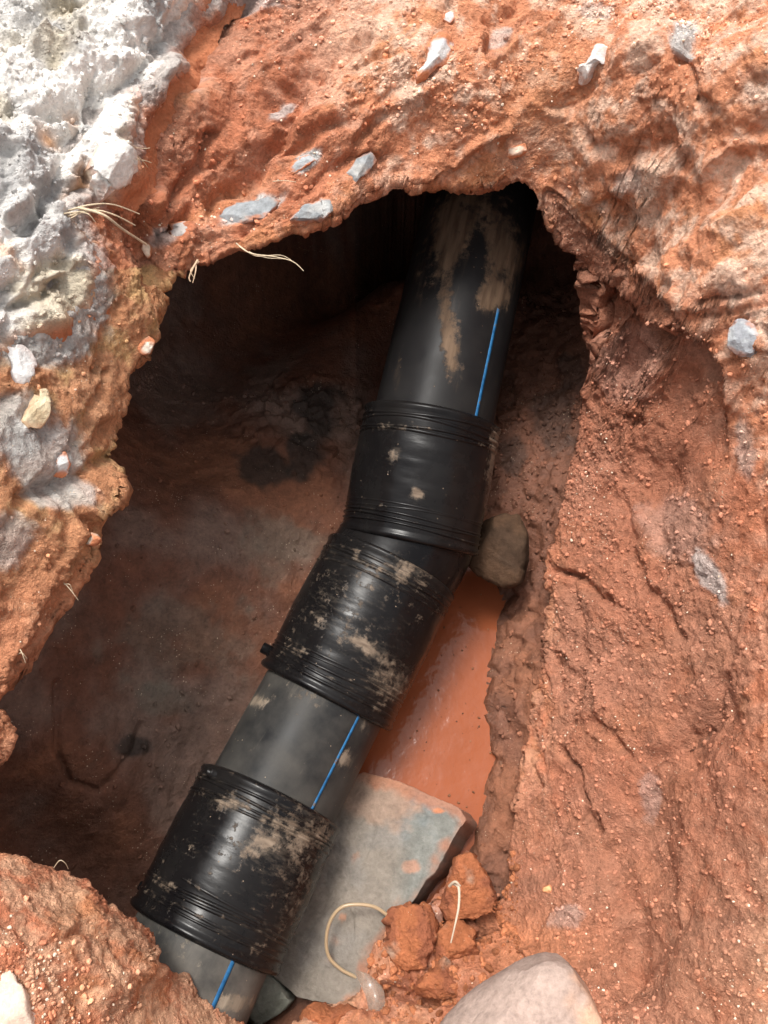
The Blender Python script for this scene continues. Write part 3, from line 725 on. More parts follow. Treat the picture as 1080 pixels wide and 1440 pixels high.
def mudK2(x, y, w): return .155 + .30 * blob(x, y, 515, 910, 30, 11, 28) + .22 * blob(x, y, 550, 960, 40, 30, 40) + .10 * blob(x, y, 480, 850, 80, 60) + .2 * blob(x, y, 590, 800, 60, 20)
def mudK3(x, y, w): return .17 + .12 * blob(x, y, 390, 1190, 60, 50) + .10 * blob(x, y, 420, 1270, 40, 70, 30) + .22 * blob(x, y, 320, 1130, 20, 12) + .18 * blob(x, y, 365, 1185, 30, 20) + .10 * blob(x, y, 440, 1150, 40, 50)

def stripe(par, M, L_, r, z0, z1, target, w=.010):
    best = None
    for kk in range(720):
        t = kk * PI / 360
        a = M @ Vector((r * math.cos(t), r * math.sin(t), L_ * .5))
        if (Vector(CAM) - a).dot(a - (M @ Vector((0, 0, L_ * .5)))) < 0: continue
        x, y = topx(np.array([[*a]]))
        b_ = M @ Vector((r * math.cos(t), r * math.sin(t), L_ * .5 + .02))
        x2, y2 = topx(np.array([[*b_]]))
        d = abs((x2[0] - x[0]) * (y[0] - target[1]) - (x[0] - target[0]) * (y2[0] - y[0])) / math.hypot(x2[0] - x[0], y2[0] - y[0])
        if best is None or d < best[0]: best = (d, t)
    t0 = best[1]; nz = max(2, int((z1 - z0) / .02))
    da = w / r / 2
    prof = [(-1.0, -.002), (-.9, .0012), (0, .0016), (.9, .0012), (1.0, -.002)]
    co = []
    for zz in np.linspace(z0, z1, nz):
        for u_, h_ in prof:
            t = t0 + u_ * da
            co.append(((r + h_) * math.cos(t), (r + h_) * math.sin(t), zz))
    o = mesh_from('blue_stripe', np.array(co), grid_faces(nz, len(prof)), M_blue)
    o.parent = par
    return o

M_pipe_pale = plastic('dusty_grey_plastic', (.030, .030, .029), .45, 1.0, True, scr=.35, spec=.12, sscale=(34, 34, 7), mud=(.34, .28, .21))
M_pipe_mid = plastic('worn_black_plastic', (.014, .0145, .015), .34, .38, True, scr=.35, spec=.10, sscale=(34, 34, 7), mud=(.30, .24, .18))
def pipe_piece(a, b, mudf, target, z0=None, z1=None, swid=.0085, mat=None):
    M, L_ = frame(a, b)
    o = tube('pipe_section', straight(L_, RP), M, mat or M_pipe, mudf)
    stripe(o, M, L_, RP, 0 if z0 is None else z0 * L_, L_ if z1 is None else z1 * L_, target, swid)
    return o
pipe_piece(J['a0'], J['c3b'].lerp(J['c3t'], .2), mudA, (335, 1335), mat=M_pipe_pale)
pipe_piece(J['c3t'].lerp(J['c3b'], .2), J['c2b'].lerp(J['c2t'], .2), mudB, (478, 1060), swid=.006, mat=M_pipe_mid)
pipe_piece(J['c1t'].lerp(J['c1b'], .2), J['end'], mudGlintC, (683, 520), z1=.30, mat=M_pipe_shaded)

def coupling(a, b, mudf, seed, flip=False):
    M, L_ = frame(a, b)
    r0 = RK - .004
    prof = [(-.001, RP + .001), (0, r0 - .004), (.003, r0 + .003), (.008, r0 + .005), (.013, r0 + .004), (.018, r0)]
    zz = np.arange(.022, L_ - .02, .004)
    prof += [(z, r0 + .0025 * math.exp(-((z - L_ * .5) / (L_ * .22)) ** 4)) for z in zz]
    prof += [(L_ - .018, r0), (L_ - .012, r0 + .003), (L_ - .006, r0 + .0015), (L_ - .002, r0 - .008), (L_, RP + .001)]
    o = tube('coupling', prof, M, M_coup, mudf, nu=170, wob=.0016, seed=seed)
    rr = random.Random(seed)
    zs = [.030, .041, .052, .064, .076] + [L_ - .028, L_ - .040, L_ - .052, L_ - .063]
    for z in zs:
        z += rr.uniform(-.002, .002); h = rr.uniform(.0016, .0032); w = rr.uniform(.0030, .0045)
        pr = [(z - w, r0 - .001), (z - w * .5, r0 + h * .8), (z, r0 + h), (z + w * .5, r0 + h * .8), (z + w, r0 - .001)]
        nu = 120
        th = np.linspace(0, 2 * PI, nu, endpoint=False); pr = np.array(pr)
        sk = .004 * np.sin(th + rr.uniform(0, 6)) + .002 * np.sin(3 * th + rr.uniform(0, 6))
        co = np.stack([pr[None, :, 1] * np.cos(th)[:, None], pr[None, :, 1] * np.sin(th)[:, None], pr[None, :, 0] + sk[:, None]], 2).reshape(-1, 3)
        Mw = np.array(M); w_ = co @ Mw[:3, :3].T + Mw[:3, 3]; mx_, my_ = topx(w_)
        rg = mesh_from('ridge', co, grid_faces(nu, 5, True)[:, ::-1], M_coup, extra={'mud': mudf(mx_, my_, w_) + .05})
        rg.parent = o
    return o, M, L_
K3, M3, L3 = coupling(J['c3b'], J['c3t'], mudK3, 3)
K2, M2, L2 = coupling(J['c2b'], J['c2t'], mudK2, 5)
K1, M1, L1 = coupling(J['c1b'], J['c1t'], mudK1, 8)
# elbow between the two upper couplings
a, b_ = J['c2t'], J['c1b']
d0 = (J['c2t'] - J['c2b']).normalized(); d1 = (J['c1t'] - J['c1b']).normalized()
pa = a - d0 * .03; pb = b_ + d1 * .03
pts = []
for t in [i_ / 13 for i_ in range(14)]:
    h = (pb - pa).length * .5
    p0, p1, p2, p3 = pa, pa + d0 * h * .66, pb - d1 * h * .66, pb
    pts.append(((1 - t) ** 3) * p0 + 3 * (1 - t) ** 2 * t * p1 + 3 * (1 - t) * t * t * p2 + t ** 3 * p3)
nu = 120; co = []
for i_, q_ in enumerate(pts):
    dd = (pts[min(i_ + 1, 13)] - pts[max(i_ - 1, 0)]).normalized()
    x_ = Vector((1, 0, 0)); x_ = (x_ - dd * x_.dot(dd)).normalized(); y_ = dd.cross(x_)
    for u in range(nu):
        t = 2 * PI * u / nu
        co.append(q_ + (x_ * math.cos(t) + y_ * math.sin(t)) * (RK - .010) - root.location)
co = np.array([[*v] for v in co]); 
fcs = grid_faces(14, nu)
extra_f = np.array([[i * nu + nu - 1, i * nu, (i + 1) * nu, (i + 1) * nu + nu - 1] for i in range(13)])
extra_f = np.stack([np.array([i * nu + nu - 1, (i + 1) * nu + nu - 1, (i + 1) * nu, i * nu]) for i in range(13)])
ex, ey = topx(co + np.array([*root.location]))
el = mesh_from('elbow', co, np.vstack([fcs, extra_f]), M_coup, extra={'mud': .02 + .22 * blob(ex, ey, 560, 775, 60, 16, 15)})
el.parent = root

# terminals of the couplings
def knob(M, z, target, cpl, h=.020, r=.011):
    best = None
    for kk in range(360):
        t = kk * PI / 180
        a = M @ Vector(((RK + h) * math.cos(t), (RK + h) * math.sin(t), z)); x, y = topx(np.array([[*a]]))
        ctr = M @ Vector((0, 0, z))
        if (Vector(CAM) - a).dot(a - ctr) < -.06: continue
        d = math.hypot(x[0] - target[0], y[0] - target[1])
        if best is None or d < best[0]: best = (d, t)
    t = best[1]
    prof = [(-.012, r * 1.3), (0, r * 1.3), (.002, r), (h, r), (h + .002, r * .85), (h + .002, r * .55), (h - .006, r * .5), (h - .006, .0004)]
    nu = 20; th = np.linspace(0, 2 * PI, nu, endpoint=False); pr = np.array(prof)
    lc_ = np.stack([pr[None, :, 1] * np.cos(th)[:, None], pr[None, :, 1] * np.sin(th)[:, None], np.tile(pr[:, 0], (nu, 1))], 2).reshape(-1, 3)
    zax = np.array([math.cos(t), math.sin(t), 0]); xax = np.array([0, 0, 1.]); yax = np.cross(zax, xax)
    co = lc_[:, :1] * xax + lc_[:, 1:2] * yax + lc_[:, 2:3] * zax + zax * (RK - .004) + np.array([0, 0, z])
    o = mesh_from('terminal', co, grid_faces(nu, len(pr), True), M_coup, extra={'mud': np.full(len(co), .05)})
    o.parent = cpl
knob(M2, .035, (352, 925), K2, .016, .012)
knob(M3, .035, (215, 1215), K3, .004, .009)
knob(M3, L3 - .02, (300, 1062), K3, .008, .010)

# ---------------------------------------------------------------- stones
vv = np.vstack([UPC[(ring > 29)], S2[used]])
vx, vy = topx(vv)
inn = (vx > -120) & (vx < 1200) & (vy > -120) & (vy < 1600)
vv, vx, vy = vv[inn], vx[inn], vy[inn]
vD = (vv - CAM) @ FWD
def surf(ol):
    """distance and lie of the built ground inside a traced outline"""
    o_ = np.array(ol, float); cx, cy = o_.mean(0); rr_ = max(6, .8 * np.hypot(*(o_ - o_.mean(0)).T).mean())
    m_ = np.hypot(vx - cx, vy - cy) < rr_
    if m_.sum() < 12: return None, None
    pts = vv[m_]; c0 = pts.mean(0); u_, s_, vt = np.linalg.svd(pts - c0, full_matrices=False)
    nv = vt[2]; nv = nv * (1 if nv @ -FWD > 0 else -1)
    nv = nv * .6 + -FWD * .4
    return float(np.median(vD[m_])), nv / np.linalg.norm(nv)
PALE_ST = (.74, .70, .66)
def smooth_outline(pl, n=96, it=2):
    P_ = np.array(pl, float)
    Q = np.vstack([P_, P_[:1]])
    s = np.concatenate([[0], np.cumsum(np.linalg.norm(np.diff(Q, axis=0), axis=1))])
    t = np.linspace(0, s[-1], n, endpoint=False)
    out = np.stack([np.interp(t, s, Q[:, k_]) for k_ in range(P_.shape[1])], 1)
    for _ in range(it): out = .25 * np.roll(out, 1, 0) + .5 * out + .25 * np.roll(out, -1, 0)
    return out

def stone(name, label, cat, outline, D, nvec, th, back, cfun, mat=M_rock, pw_=2.6, amp=.004, fac=.02, freq=22, seed=1, nr=26, nu=96, it=2, fine_=.0012, group=None, lift=0.0, emb=False, sink=-.001, chips=7, stain=1.0):
    """rounded block: traced outline on its own tilted plane, domed to its thickness in front and behind"""
    o_ = smooth_outline(outline, nu, it)
    nv = np.array(nvec, float); nv /= np.linalg.norm(nv)
    if emb:
        D_, n_ = surf(outline)
        if D_ is not None: D, nv = D_ + sink, n_
    c0 = o_.mean(0); P0 = W(c0[0], c0[1], D)
    O3 = on_plane(o_[:, 0], o_[:, 1], P0, nv)
    C3 = O3.mean(0)
    rows = []
    tr = np.sin(np.linspace(0, 1, nr) * PI / 2)
    for t in tr[1:]:
        rows.append(C3 + (O3 - C3) * t + nv * (th * (1 - t ** pw_) ** (1 / pw_)))
    nf = len(rows)
    for t in tr[::-1][1:-1]:
        rows.append(C3 + (O3 - C3) * t - nv * (back * (1 - t ** pw_) ** (1 / pw_)))
    G = np.stack(rows, 1)                      # nu x rows x 3
    co = np.vstack([G.reshape(-1, 3), C3 + nv * th, C3 - nv * back])
    nrw = G.shape[1]; f4 = grid_faces(nu, nrw, True)
    i = np.arange(nu); i2 = (i + 1) % nu
    t1 = np.stack([i2 * nrw, i * nrw, np.full(nu, len(co) - 2)], 1)
    t2 = np.stack([i * nrw + nrw - 1, i2 * nrw + nrw - 1, np.full(nu, len(co) - 1)], 1)
    nn = np.zeros_like(co)
    gn = grid_normals(G, wrap=True).reshape(-1, 3)
    ctr = C3 + nv * (th - back) / 2
    sgn = np.sign(np.einsum('ij,ij->i', gn, co[:-2] - ctr)); gn = gn * np.where(sgn == 0, 1, sgn)[:, None]
    rowt = np.concatenate([tr[1:], tr[::-1][1:-1]]); front = np.arange(nrw) < nf
    wr = np.tile(np.clip((rowt - .12) / .3, 0, 1), nu)[:, None]; fs = np.tile(np.where(front, 1., -1.), nu)[:, None]
    gn = gn * wr + nv * fs * (1 - wr)
    nn[:-2] = gn; nn[-2] = nv; nn[-1] = -nv
    flip = 1
    a_, b2_, tl_, id_ = worley(co + .3 * seed, freq, 400 + seed)
    d = fac * tl_ + amp * fbm(co + seed, freq * 1.4, 4, 500 + seed) + fine_ * fbm(co, 150, 3, 520 + seed)
    co2 = co + nn * d[:, None] + nv * lift
    cr_ = np.random.RandomState(900 + seed)
    cc = co2.mean(0)
    for _ in range(chips):                  # broken flat faces
        d_ = cr_.normal(size=3) + nv * 1.7; d_ /= np.linalg.norm(d_)
        h_ = (co2 - cc) @ d_; lim = h_.max() * cr_.uniform(.66, .86)
        co2 = co2 - np.outer(np.clip(h_ - lim, 0, None) * .9, d_)
    co2 = co2 + nn * (fine_ * 1.2 * fbm(co2, 90, 3, 560 + seed))[:, None]
    x, y = topx(co2)
    col = cfun(co2, x, y)
    if emb:
        tv = np.concatenate([np.tile(rowt, nu), [0, 0]])
        col = mixc(col, np.array([.46, .18, .09]), sstep(.62, .98, tv + .35 * fbm(co2, 70, 3, 570 + seed)) * 1.0 + .7 * sstep(.15, .5, fbm(co2, 40, 4, 575 + seed)) if stain == 1 else stain * sstep(.8, 1.1, tv + .3 * fbm(co2, 70, 3, 570 + seed)))
    o = mesh_from(name, co2, [f4, t1, t2], mat, col=np.clip(col, .01, .85))
    # origin at the base of the stone
    base = Vector(C3 - nv * back)
    o.data.transform(Matrix.Translation(-base)); o.location = base
    return tag(o, label, cat, group)

def plain(base, var=.15, second=None, f=30, th=.1, seed=0):
    base = np.array(base)
    def fn(co, x, y):
        c = np.tile(base, (len(co), 1))
        if second is not None: c = mixc(c, np.array(second), sstep(th - .2, th + .3, fbm(co, f, 4, 600 + seed)))
        return c * (1 + var * fbm(co, 70, 3, 610 + seed)[:, None])
    return fn
TOC = tuple(-FWD)                      # roughly the lie of the bank
CLAYC = (.50, .20, .10)

# concrete block under the lowest coupling
def blockcol(co, x, y):
    c = np.tile(np.array([.165, .165, .148]), (len(co), 1))
    n5 = fbm(co, 14, 5, 700); n6 = fbm(co, 40, 4, 702)
    c = mixc(c, np.array([.135, .152, .153]), sstep(-.1, .4, n5))
    c = mixc(c, np.array([.29, .185, .135]), sstep(.28, .55, blob(x, y, 525, 1120, 75, 42, 20) * .9 + .25 * n6))
    c = mixc(c, np.array([.10, .11, .105]), sstep(.3, .7, blob(x, y, 480, 1370, 60, 40) + .4 * n6) * .5)
    c = mixc(c, np.array([.42, .17, .09]), sstep(.45, .75, blob(x, y, 576, 1218, 17, 15) + .5 * n6) * .5 + .4 * sstep(.5, .7, blob(x, y, 502, 1203, 6, 5) + .3 * n5) + sstep(.5, .7, blob(x, y, 482, 1290, 8, 9) + .2 * n6) + sstep(.5, .7, blob(x, y, 616, 1140, 12, 6) + .2 * n6))
    c = mixc(c, np.array([.20, .155, .12]), sstep(0, 1, -(x * 0 + (co[:, 2] - (co[:, 2].max() - .03)) / .02)) * .6)
    return mixc(c, np.array([.30, .125, .07]), .75 * sstep(.25, .6, sstep(34, 0, poly_sd(x, y, [(512, 1086), (560, 1100), (632, 1131), (656, 1152), (600, 1236), (552, 1290), (525, 1345), (505, 1400), (478, 1416), (300, 1416), (300, 1086)])) * .55 + .5 * n5 + .15 * n6)) * (1 + .22 * n6[:, None] + .12 * fbm(co, 120, 3, 704)[:, None])
Mbk = earth_mat('concrete_block', .72, 140, .7, .25, dots=False, dist=.004, spec=.12)
stone('concrete_block', 'grey blue concrete block with a tan muddy patch, wedged beside the lowest pipe coupling', 'concrete block',
      [(512, 1086), (560, 1100), (632, 1131), (645, 1137), (656, 1152), (640, 1176), (612, 1226), (600, 1236), (582, 1268), (552, 1290), (525, 1345), (505, 1400), (478, 1416), (420, 1402), (385, 1372), (350, 1340), (380, 1200), (450, 1110)],
      1.775, (-.30, .02, 1), .004, .120, blockcol, mat=Mbk, chips=0, pw_=24, amp=.0035, fac=.010, freq=12, seed=2, nr=60, nu=220, it=0, fine_=.0012)
stone('concrete_block', 'small pale concrete fragment peeking out below the lowest pipe coupling', 'concrete block',
      [(340, 1385), (372, 1372), (388, 1384), (408, 1412), (398, 1425), (360, 1450), (330, 1440)], 1.70, (-.1, -.1, 1), .01, .08, plain((.2, .2, .165), .12, (.15, .15, .12)), mat=Mbk, pw_=8, amp=.001, fac=.006, seed=4)
stone('stone', 'brownish grey angular stone standing in the mud right of the pipe bend', 'stone',
      [(676, 738), (700, 728), (726, 722), (738, 748), (742, 790), (734, 820), (712, 828), (682, 816), (662, 796), (664, 764)], 1.98, (-.35, -.35, .85), .045, .06, plain((.070, .040, .024), .3, (.050, .030, .019), 18), pw_=4, amp=.002, fac=.02, freq=12, seed=6, it=1, chips=3)
stone('boulder', 'large smooth pinkish white boulder at the bottom edge of the photo', 'boulder',
      [(600, 1470), (625, 1440), (662, 1404), (700, 1378), (740, 1356), (768, 1348), (792, 1352), (812, 1372), (830, 1396), (846, 1430), (850, 1480), (800, 1540), (680, 1560)], 1.46, (-.10, -.15, 1), .055, .10,
      lambda co, x, y: mixc(np.tile(np.array([.35, .265, .225]), (len(co), 1)) * (1 + .06 * fbm(co, 50, 4, 720)[:, None]), np.array([.55, .33, .22]), sstep(0, 1, (x - 800 + 25 * fbm(co, 30, 3, 722)) / 35) * .8), chips=2, pw_=4.5, amp=.003, fac=.012, freq=8, seed=9, nr=36, nu=130)
stone('boulder', 'pale pinkish rock at the bottom left corner of the photo', 'boulder',
      [(-60, 1335), (0, 1352), (28, 1378), (44, 1412), (62, 1450), (40, 1520), (-80, 1520)], 1.13, (.1, -.3, 1), .03, .08, plain((.60, .46, .37), .1, (.58, .36, .24), 20), pw_=3, seed=11, amp=.003, fac=.02)
stone('boulder', 'large white angular rock jutting over the hole at the upper left', 'boulder',
      [(118, 235), (140, 205), (178, 200), (196, 218), (204, 236), (190, 250), (165, 268), (142, 284), (136, 262), (126, 250)], 1.37, (-.1, -.25, 1), .035, .06, plain((.66, .645, .61), .06, (.56, .46, .34), 18, .35), pw_=3.2, seed=12, amp=.002, fac=.03, freq=14, it=1, emb=True, sink=-.018, chips=4, stain=.5)
stone('stone', 'round bright white stone at the left edge of the photo', 'stone',
      [(-14, 500), (10, 487), (36, 488), (48, 504), (47, 530), (40, 546), (12, 552), (-14, 545)], 1.235, (-.1, -.3, 1), .022, .03, plain((.64, .635, .62), .06, (.66, .66, .66), 20, .3), seed=13, fac=.012, it=1, emb=True, sink=-.006, stain=.2)
stone('stone', 'cream coloured angular stone set in clay just below the round white stone', 'stone',
      [(52, 540), (72, 544), (74, 564), (68, 590), (58, 606), (36, 602), (30, 592), (40, 566)], 1.275, (-.1, -.3, 1), .020, .03, plain((.58, .50, .34), .08, (.48, .38, .24), 24), seed=14, fac=.02, it=1, pw_=3.5, emb=True, sink=-.006, stain=.4)
stone('stone', 'small pale stone sticking out of the left rim halfway down', 'stone', [(118, 752), (130, 748), (137, 757), (130, 769), (120, 770), (112, 762)], 1.375, (0, -.3, 1), .010, .014, plain((.66, .60, .48), .1), seed=15, fac=.008, it=1, nu=48, nr=12, emb=True)
stone('stone', 'tiny cream stone at the left rim below the thick root bundle', 'stone', [(200, 478), (212, 472), (219, 482), (212, 494), (200, 498), (194, 490)], 1.45, (0, -.3, 1), .010, .014, plain((.78, .70, .58), .1), seed=16, fac=.008, it=1, nu=48, nr=12, emb=True)
stone('stone', 'pale peach stone at the corner of the left rim where the roots end', 'stone', [(198, 336), (210, 336), (217, 346), (215, 362), (207, 366), (198, 352)], 1.45, (0, -.3, 1), .010, .02, plain((.74, .60, .46), .1), seed=17, fac=.008, it=1, nu=48, nr=12, emb=True)
stone('stone', 'whitish grey elongated stone embedded near the top centre', 'stone', [(618, 48), (636, 52), (648, 62), (640, 82), (618, 94), (600, 112), (586, 118), (584, 108), (598, 92), (602, 66)], 1.565, (0, -.4, 1), .018, .03, plain((.52, .51, .50), .12, (.42, .43, .45), 26), seed=18, fac=.02, freq=18, it=1, pw_=3, emb=True, sink=-.002)
stone('stone', 'small round grey stone above the whitish elongated stone at the top', 'stone', [(622, 20), (634, 18), (638, 27), (632, 36), (622, 33)], 1.585, (0, -.4, 1), .012, .02, plain((.55, .55, .54), .1), seed=19, fac=.01, it=1, nu=48, nr=12, emb=True)
stone('stone', 'white jagged stone right of top centre with a pointed lower tip', 'stone', [(842, 68), (858, 70), (857, 84), (840, 92), (830, 106), (818, 122), (812, 110), (808, 98), (824, 92), (832, 82)], 1.575, (0, -.4, 1), .016, .025, plain((.62, .585, .55), .08, (.58, .54, .52), 26, .3), seed=20, fac=.02, freq=20, it=1, pw_=3, emb=True, sink=-.004, stain=.4)
stone('stone', 'blue grey angular stone near the right edge', 'stone', [(1024, 462), (1040, 452), (1060, 452), (1072, 464), (1074, 490), (1058, 502), (1034, 500), (1020, 482)], 1.475, (0, -.35, 1), .014, .03, plain((.40, .42, .43), .25, (.26, .27, .29), 34), seed=21, fac=.022, freq=22, it=1, pw_=3, emb=True, sink=-.008, stain=.5)
stone('stone', 'light grey stone in the overhanging lip, nearest the top of the opening', 'stone', [(486, 246), (500, 222), (524, 212), (532, 222), (516, 244), (498, 262), (484, 266)], 1.575, (-.1, -.5, .9), .012, .03, plain((.25, .26, .265), .25, (.36, .35, .33), 24), seed=22, fac=.02, it=1, emb=True, sink=-.004, stain=.7)
stone('stone', 'grey stone forming the very edge of the overhanging lip', 'stone', [(408, 304), (424, 290), (452, 282), (474, 274), (478, 286), (458, 304), (432, 318), (412, 318)], 1.545, (-.1, -.5, .9), .012, .03, plain((.24, .255, .265), .25, (.34, .34, .33), 24), seed=23, fac=.022, it=1, emb=True, sink=-.004, stain=.9)
stone('stone', 'long blue grey stone set in the clay face above the opening on the left', 'stone', [(298, 308), (322, 290), (352, 282), (386, 272), (396, 286), (388, 302), (356, 306), (330, 318), (306, 320)], 1.545, (-.1, -.5, .9), .010, .03, plain((.25, .265, .275), .25, (.34, .34, .33), 24), seed=24, fac=.022, it=1, emb=True, sink=-.003, stain=.9)
stone('stone', 'small blue grey stone in the clay face above the lip stones', 'stone', [(404, 238), (422, 218), (440, 214), (446, 226), (428, 238), (410, 248)], 1.55, (-.1, -.5, .9), .009, .02, plain((.33, .35, .36), .15, (.44, .44, .43), 24), seed=25, fac=.018, it=1, nu=60, nr=16, emb=True)
stone('stone', 'small dark grey stone in the crease at the left end of the lip', 'stone', [(236, 326), (256, 312), (272, 314), (270, 330), (250, 342), (238, 340)], 1.515, (-.1, -.5, .9), .008, .02, plain((.40, .37, .35), .15, (.50, .46, .42), 24), seed=26, fac=.015, it=1, nu=60, nr=16, emb=True)
stone('stone', 'small bluish stone in the left bank below the cream stone', 'stone', [(76, 640), (92, 634), (97, 652), (92, 668), (76, 668)], 1.305, (-.1, -.3, 1), .010, .02, plain((.48, .50, .50), .15, (.60, .60, .58), 24), seed=27, fac=.012, it=1, nu=60, nr=16, emb=True)
stone('stone', 'tiny yellow pebble on the muddy slope right of the block', 'pebble', [(762, 1246), (774, 1242), (780, 1250), (774, 1260), (762, 1256)], 1.67, (0, -.1, 1), .008, .012, plain((.62, .38, .18), .1), seed=28, fac=.006, it=1, nu=40, nr=10, emb=True)
stone('stone', 'pale pinkish stone ridge at the centre of the upper rim', 'stone', [(706, 214), (722, 204), (738, 202), (742, 210), (728, 220), (712, 224)], 1.645, (0, -.4, 1), .010, .02, plain((.70, .54, .42), .1), seed=29, fac=.01, it=1, nu=50, nr=12, emb=True)

# lumps of red clay piled at the lower end of the block
def claycol(s):
    def fn(co, x, y):
        c = np.tile(np.array([.36, .125, .055]), (len(co), 1))
        c = mixc(c, np.array([.24, .082, .045]), sstep(-.1, .4, fbm(co, 24, 4, 730 + s)) * .8)
        c = mixc(c, np.array([.38, .30, .23]), sstep(.25, .6, fbm(co, 16, 4, 740 + s)) * .7)
        return c * (1 + .12 * fbm(co, 80, 3, 745)[:, None])
    return fn
LUMPS = [('long upright red clay lump beside the right end of the concrete block', [(548, 1282), (572, 1270), (606, 1276), (618, 1310), (606, 1350), (590, 1374), (556, 1372), (540, 1340)], 1.655, .04),
         ('small smooth orange clay lump lying inside the plastic loop', [(524, 1300), (538, 1290), (543, 1302), (536, 1316), (524, 1316)], 1.715, .014),
         ('reddish brown clay lump between the block corner and the right wall', [(622, 1246), (640, 1214), (664, 1206), (690, 1232), (692, 1270), (668, 1296), (630, 1300), (612, 1276)], 1.70, .035),
         ('brown clay lump under the white root on the right of the block', [(606, 1310), (640, 1298), (668, 1312), (668, 1348), (640, 1368), (606, 1356)], 1.655, .03),
         ('low red clay lump at the bottom below the pipe end', [(410, 1432), (440, 1416), (470, 1424), (492, 1420), (510, 1438), (500, 1470), (420, 1470)], 1.60, .03),
         ('pale orange clay lump left of the pinkish boulder', [(588, 1376), (622, 1352), (650, 1366), (660, 1392), (624, 1410), (590, 1402)], 1.605, .025)]
M_lump = earth_mat('wet_red_clay', .75, 120, 1.0, .40, dots=True, dist=.009, spec=.15)
for i_, (lb, ol, D_, th_) in enumerate(LUMPS):
    stone('clay_lump', lb, 'clay lump', ol, D_ + .012, (-.1, -.2, 1), th_, .06, claycol(i_), mat=M_lump, pw_=3.0, amp=.012, fac=.03, freq=13, chips=16, seed=40 + i_, group='clay lumps piled below the block', fine_=.0045)

# ---------------------------------------------------------------- roots, plastic loop and strip
def sweep(name, pts, r0, r1, mat, parent=None, nseg=8, sub=6):
    P_ = [Vector(q_) for q_ in pts]; out = []
    for i in range(len(P_) - 1):
        a0 = P_[max(i - 1, 0)]; a = P_[i]; b = P_[i + 1]; b0 = P_[min(i + 2, len(P_) - 1)]
        for s in range(sub):
            t = s / sub
            out.append(.5 * ((2 * a) + (b - a0) * t + (2 * a0 - 5 * a + 4 * b - b0) * t * t + (3 * a - a0 - 3 * b + b0) * t ** 3))
    out.append(P_[-1]); co = []
    nrm_ = Vector((.3, .2, 1))
    for i, q_ in enumerate(out):
        d = (out[min(i + 1, len(out) - 1)] - out[max(i - 1, 0)]).normalized()
        x = d.cross(nrm_).normalized(); y = d.cross(x); r = r0 + (r1 - r0) * i / (len(out) - 1)
        for u in range(nseg):
            t = 2 * PI * u / nseg; co.append(q_ + (x * math.cos(t) + y * math.sin(t)) * r)
    n_ = len(out); f = []
    for i in range(n_ - 1):
        for u in range(nseg):
            f.append((i * nseg + u, i * nseg + (u + 1) % nseg, (i + 1) * nseg + (u + 1) % nseg, (i + 1) * nseg + u))
    return mesh_from(name, np.array([[*v] for v in co]), np.array(f), mat, parent)

def simple(name, base, rough, var=.2, sc_f=200):
    return earth_mat(name, rough, sc_f, .3, var, base=base, dots=False)
M_root = simple('root', (.52, .42, .29), .8, .45)
M_rootb = simple('brown_root', (.50, .36, .24), .85)
def root_thing(label, base, strands, mat=M_root, group=None):
    """strands: list of (points (px,py,D), r0, r1)"""
    e = bpy.data.objects.new('root', None); sc.collection.objects.link(e); e.location = V(*base)
    tag(e, label, 'root', group)
    for pts_, r0, r1 in strands:
        sweep('strand', [V(*q_) - e.location for q_ in pts_], r0, r1, mat, e)
    return e
root_thing('bundle of pale roots sprouting sideways below the white angular rock', (130, 300, 1.33),
           [([(96, 296, 1.32), (128, 288, 1.31), (160, 288, 1.34), (196, 301, 1.38)], .0016, .0009), ([(90, 306, 1.32), (130, 296, 1.31), (160, 302, 1.33), (190, 317, 1.37)], .0018, .0010),
            ([(110, 292, 1.31), (145, 302, 1.31), (172, 322, 1.35), (206, 344, 1.42)], .0022, .0018), ([(70, 302, 1.31), (110, 298, 1.31), (140, 292, 1.32)], .0014, .0008), ([(100, 300, 1.32), (122, 300, 1.31), (134, 312, 1.32)], .0014, .0006), ([(85, 312, 1.32), (105, 304, 1.31), (120, 290, 1.32)], .0012, .0006)])
root_thing('long thin pale root hanging from the lip into the dark opening', (336, 345, 1.56),
           [([(332, 342, 1.56), (352, 356, 1.55), (386, 361, 1.55), (412, 368, 1.55), (427, 381, 1.55)], .0014, .0006), ([(340, 348, 1.56), (360, 360, 1.55), (395, 359, 1.55), (415, 370, 1.55)], .0010, .0005), ([(350, 354, 1.555), (372, 362, 1.55), (400, 364, 1.545)], .0008, .0004)])
root_thing('short brown frayed root dangling at the left end of the lip', (272, 370, 1.5),
           [([(278, 366, 1.51), (272, 376, 1.50), (266, 390, 1.50), (268, 396, 1.50)], .0022, .0008), ([(276, 368, 1.51), (275, 382, 1.50), (271, 398, 1.50)], .0016, .0006), ([(280, 368, 1.51), (268, 380, 1.50), (274, 392, 1.50)], .0012, .0005)], M_rootb)
root_thing('three tiny rootlets at the right tip of the white angular rock', (200, 226, 1.4), [([(192, 224, 1.36), (204, 226, 1.38), (213, 229, 1.40)], .0010, .0005), ([(194, 220, 1.36), (203, 229, 1.38), (208, 236, 1.40)], .0010, .0005), ([(190, 207, 1.37), (202, 209, 1.39), (211, 208, 1.40)], .0008, .0004)])
root_thing('fine rootlet poking out of the left rim above the bulge', (95, 825, 1.36), [([(88, 818, 1.35), (98, 828, 1.35), (110, 844, 1.36)], .0010, .0005), ([(90, 822, 1.35), (98, 822, 1.35), (103, 834, 1.36)], .0008, .0004)])
root_thing('small pale rootlet near the lower left rim of the upper bank', (28, 915, 1.3), [([(24, 908, 1.30), (30, 916, 1.29), (36, 932, 1.30)], .0012, .0006), ([(20, 924, 1.30), (30, 918, 1.29), (38, 926, 1.30)], .0010, .0005)])
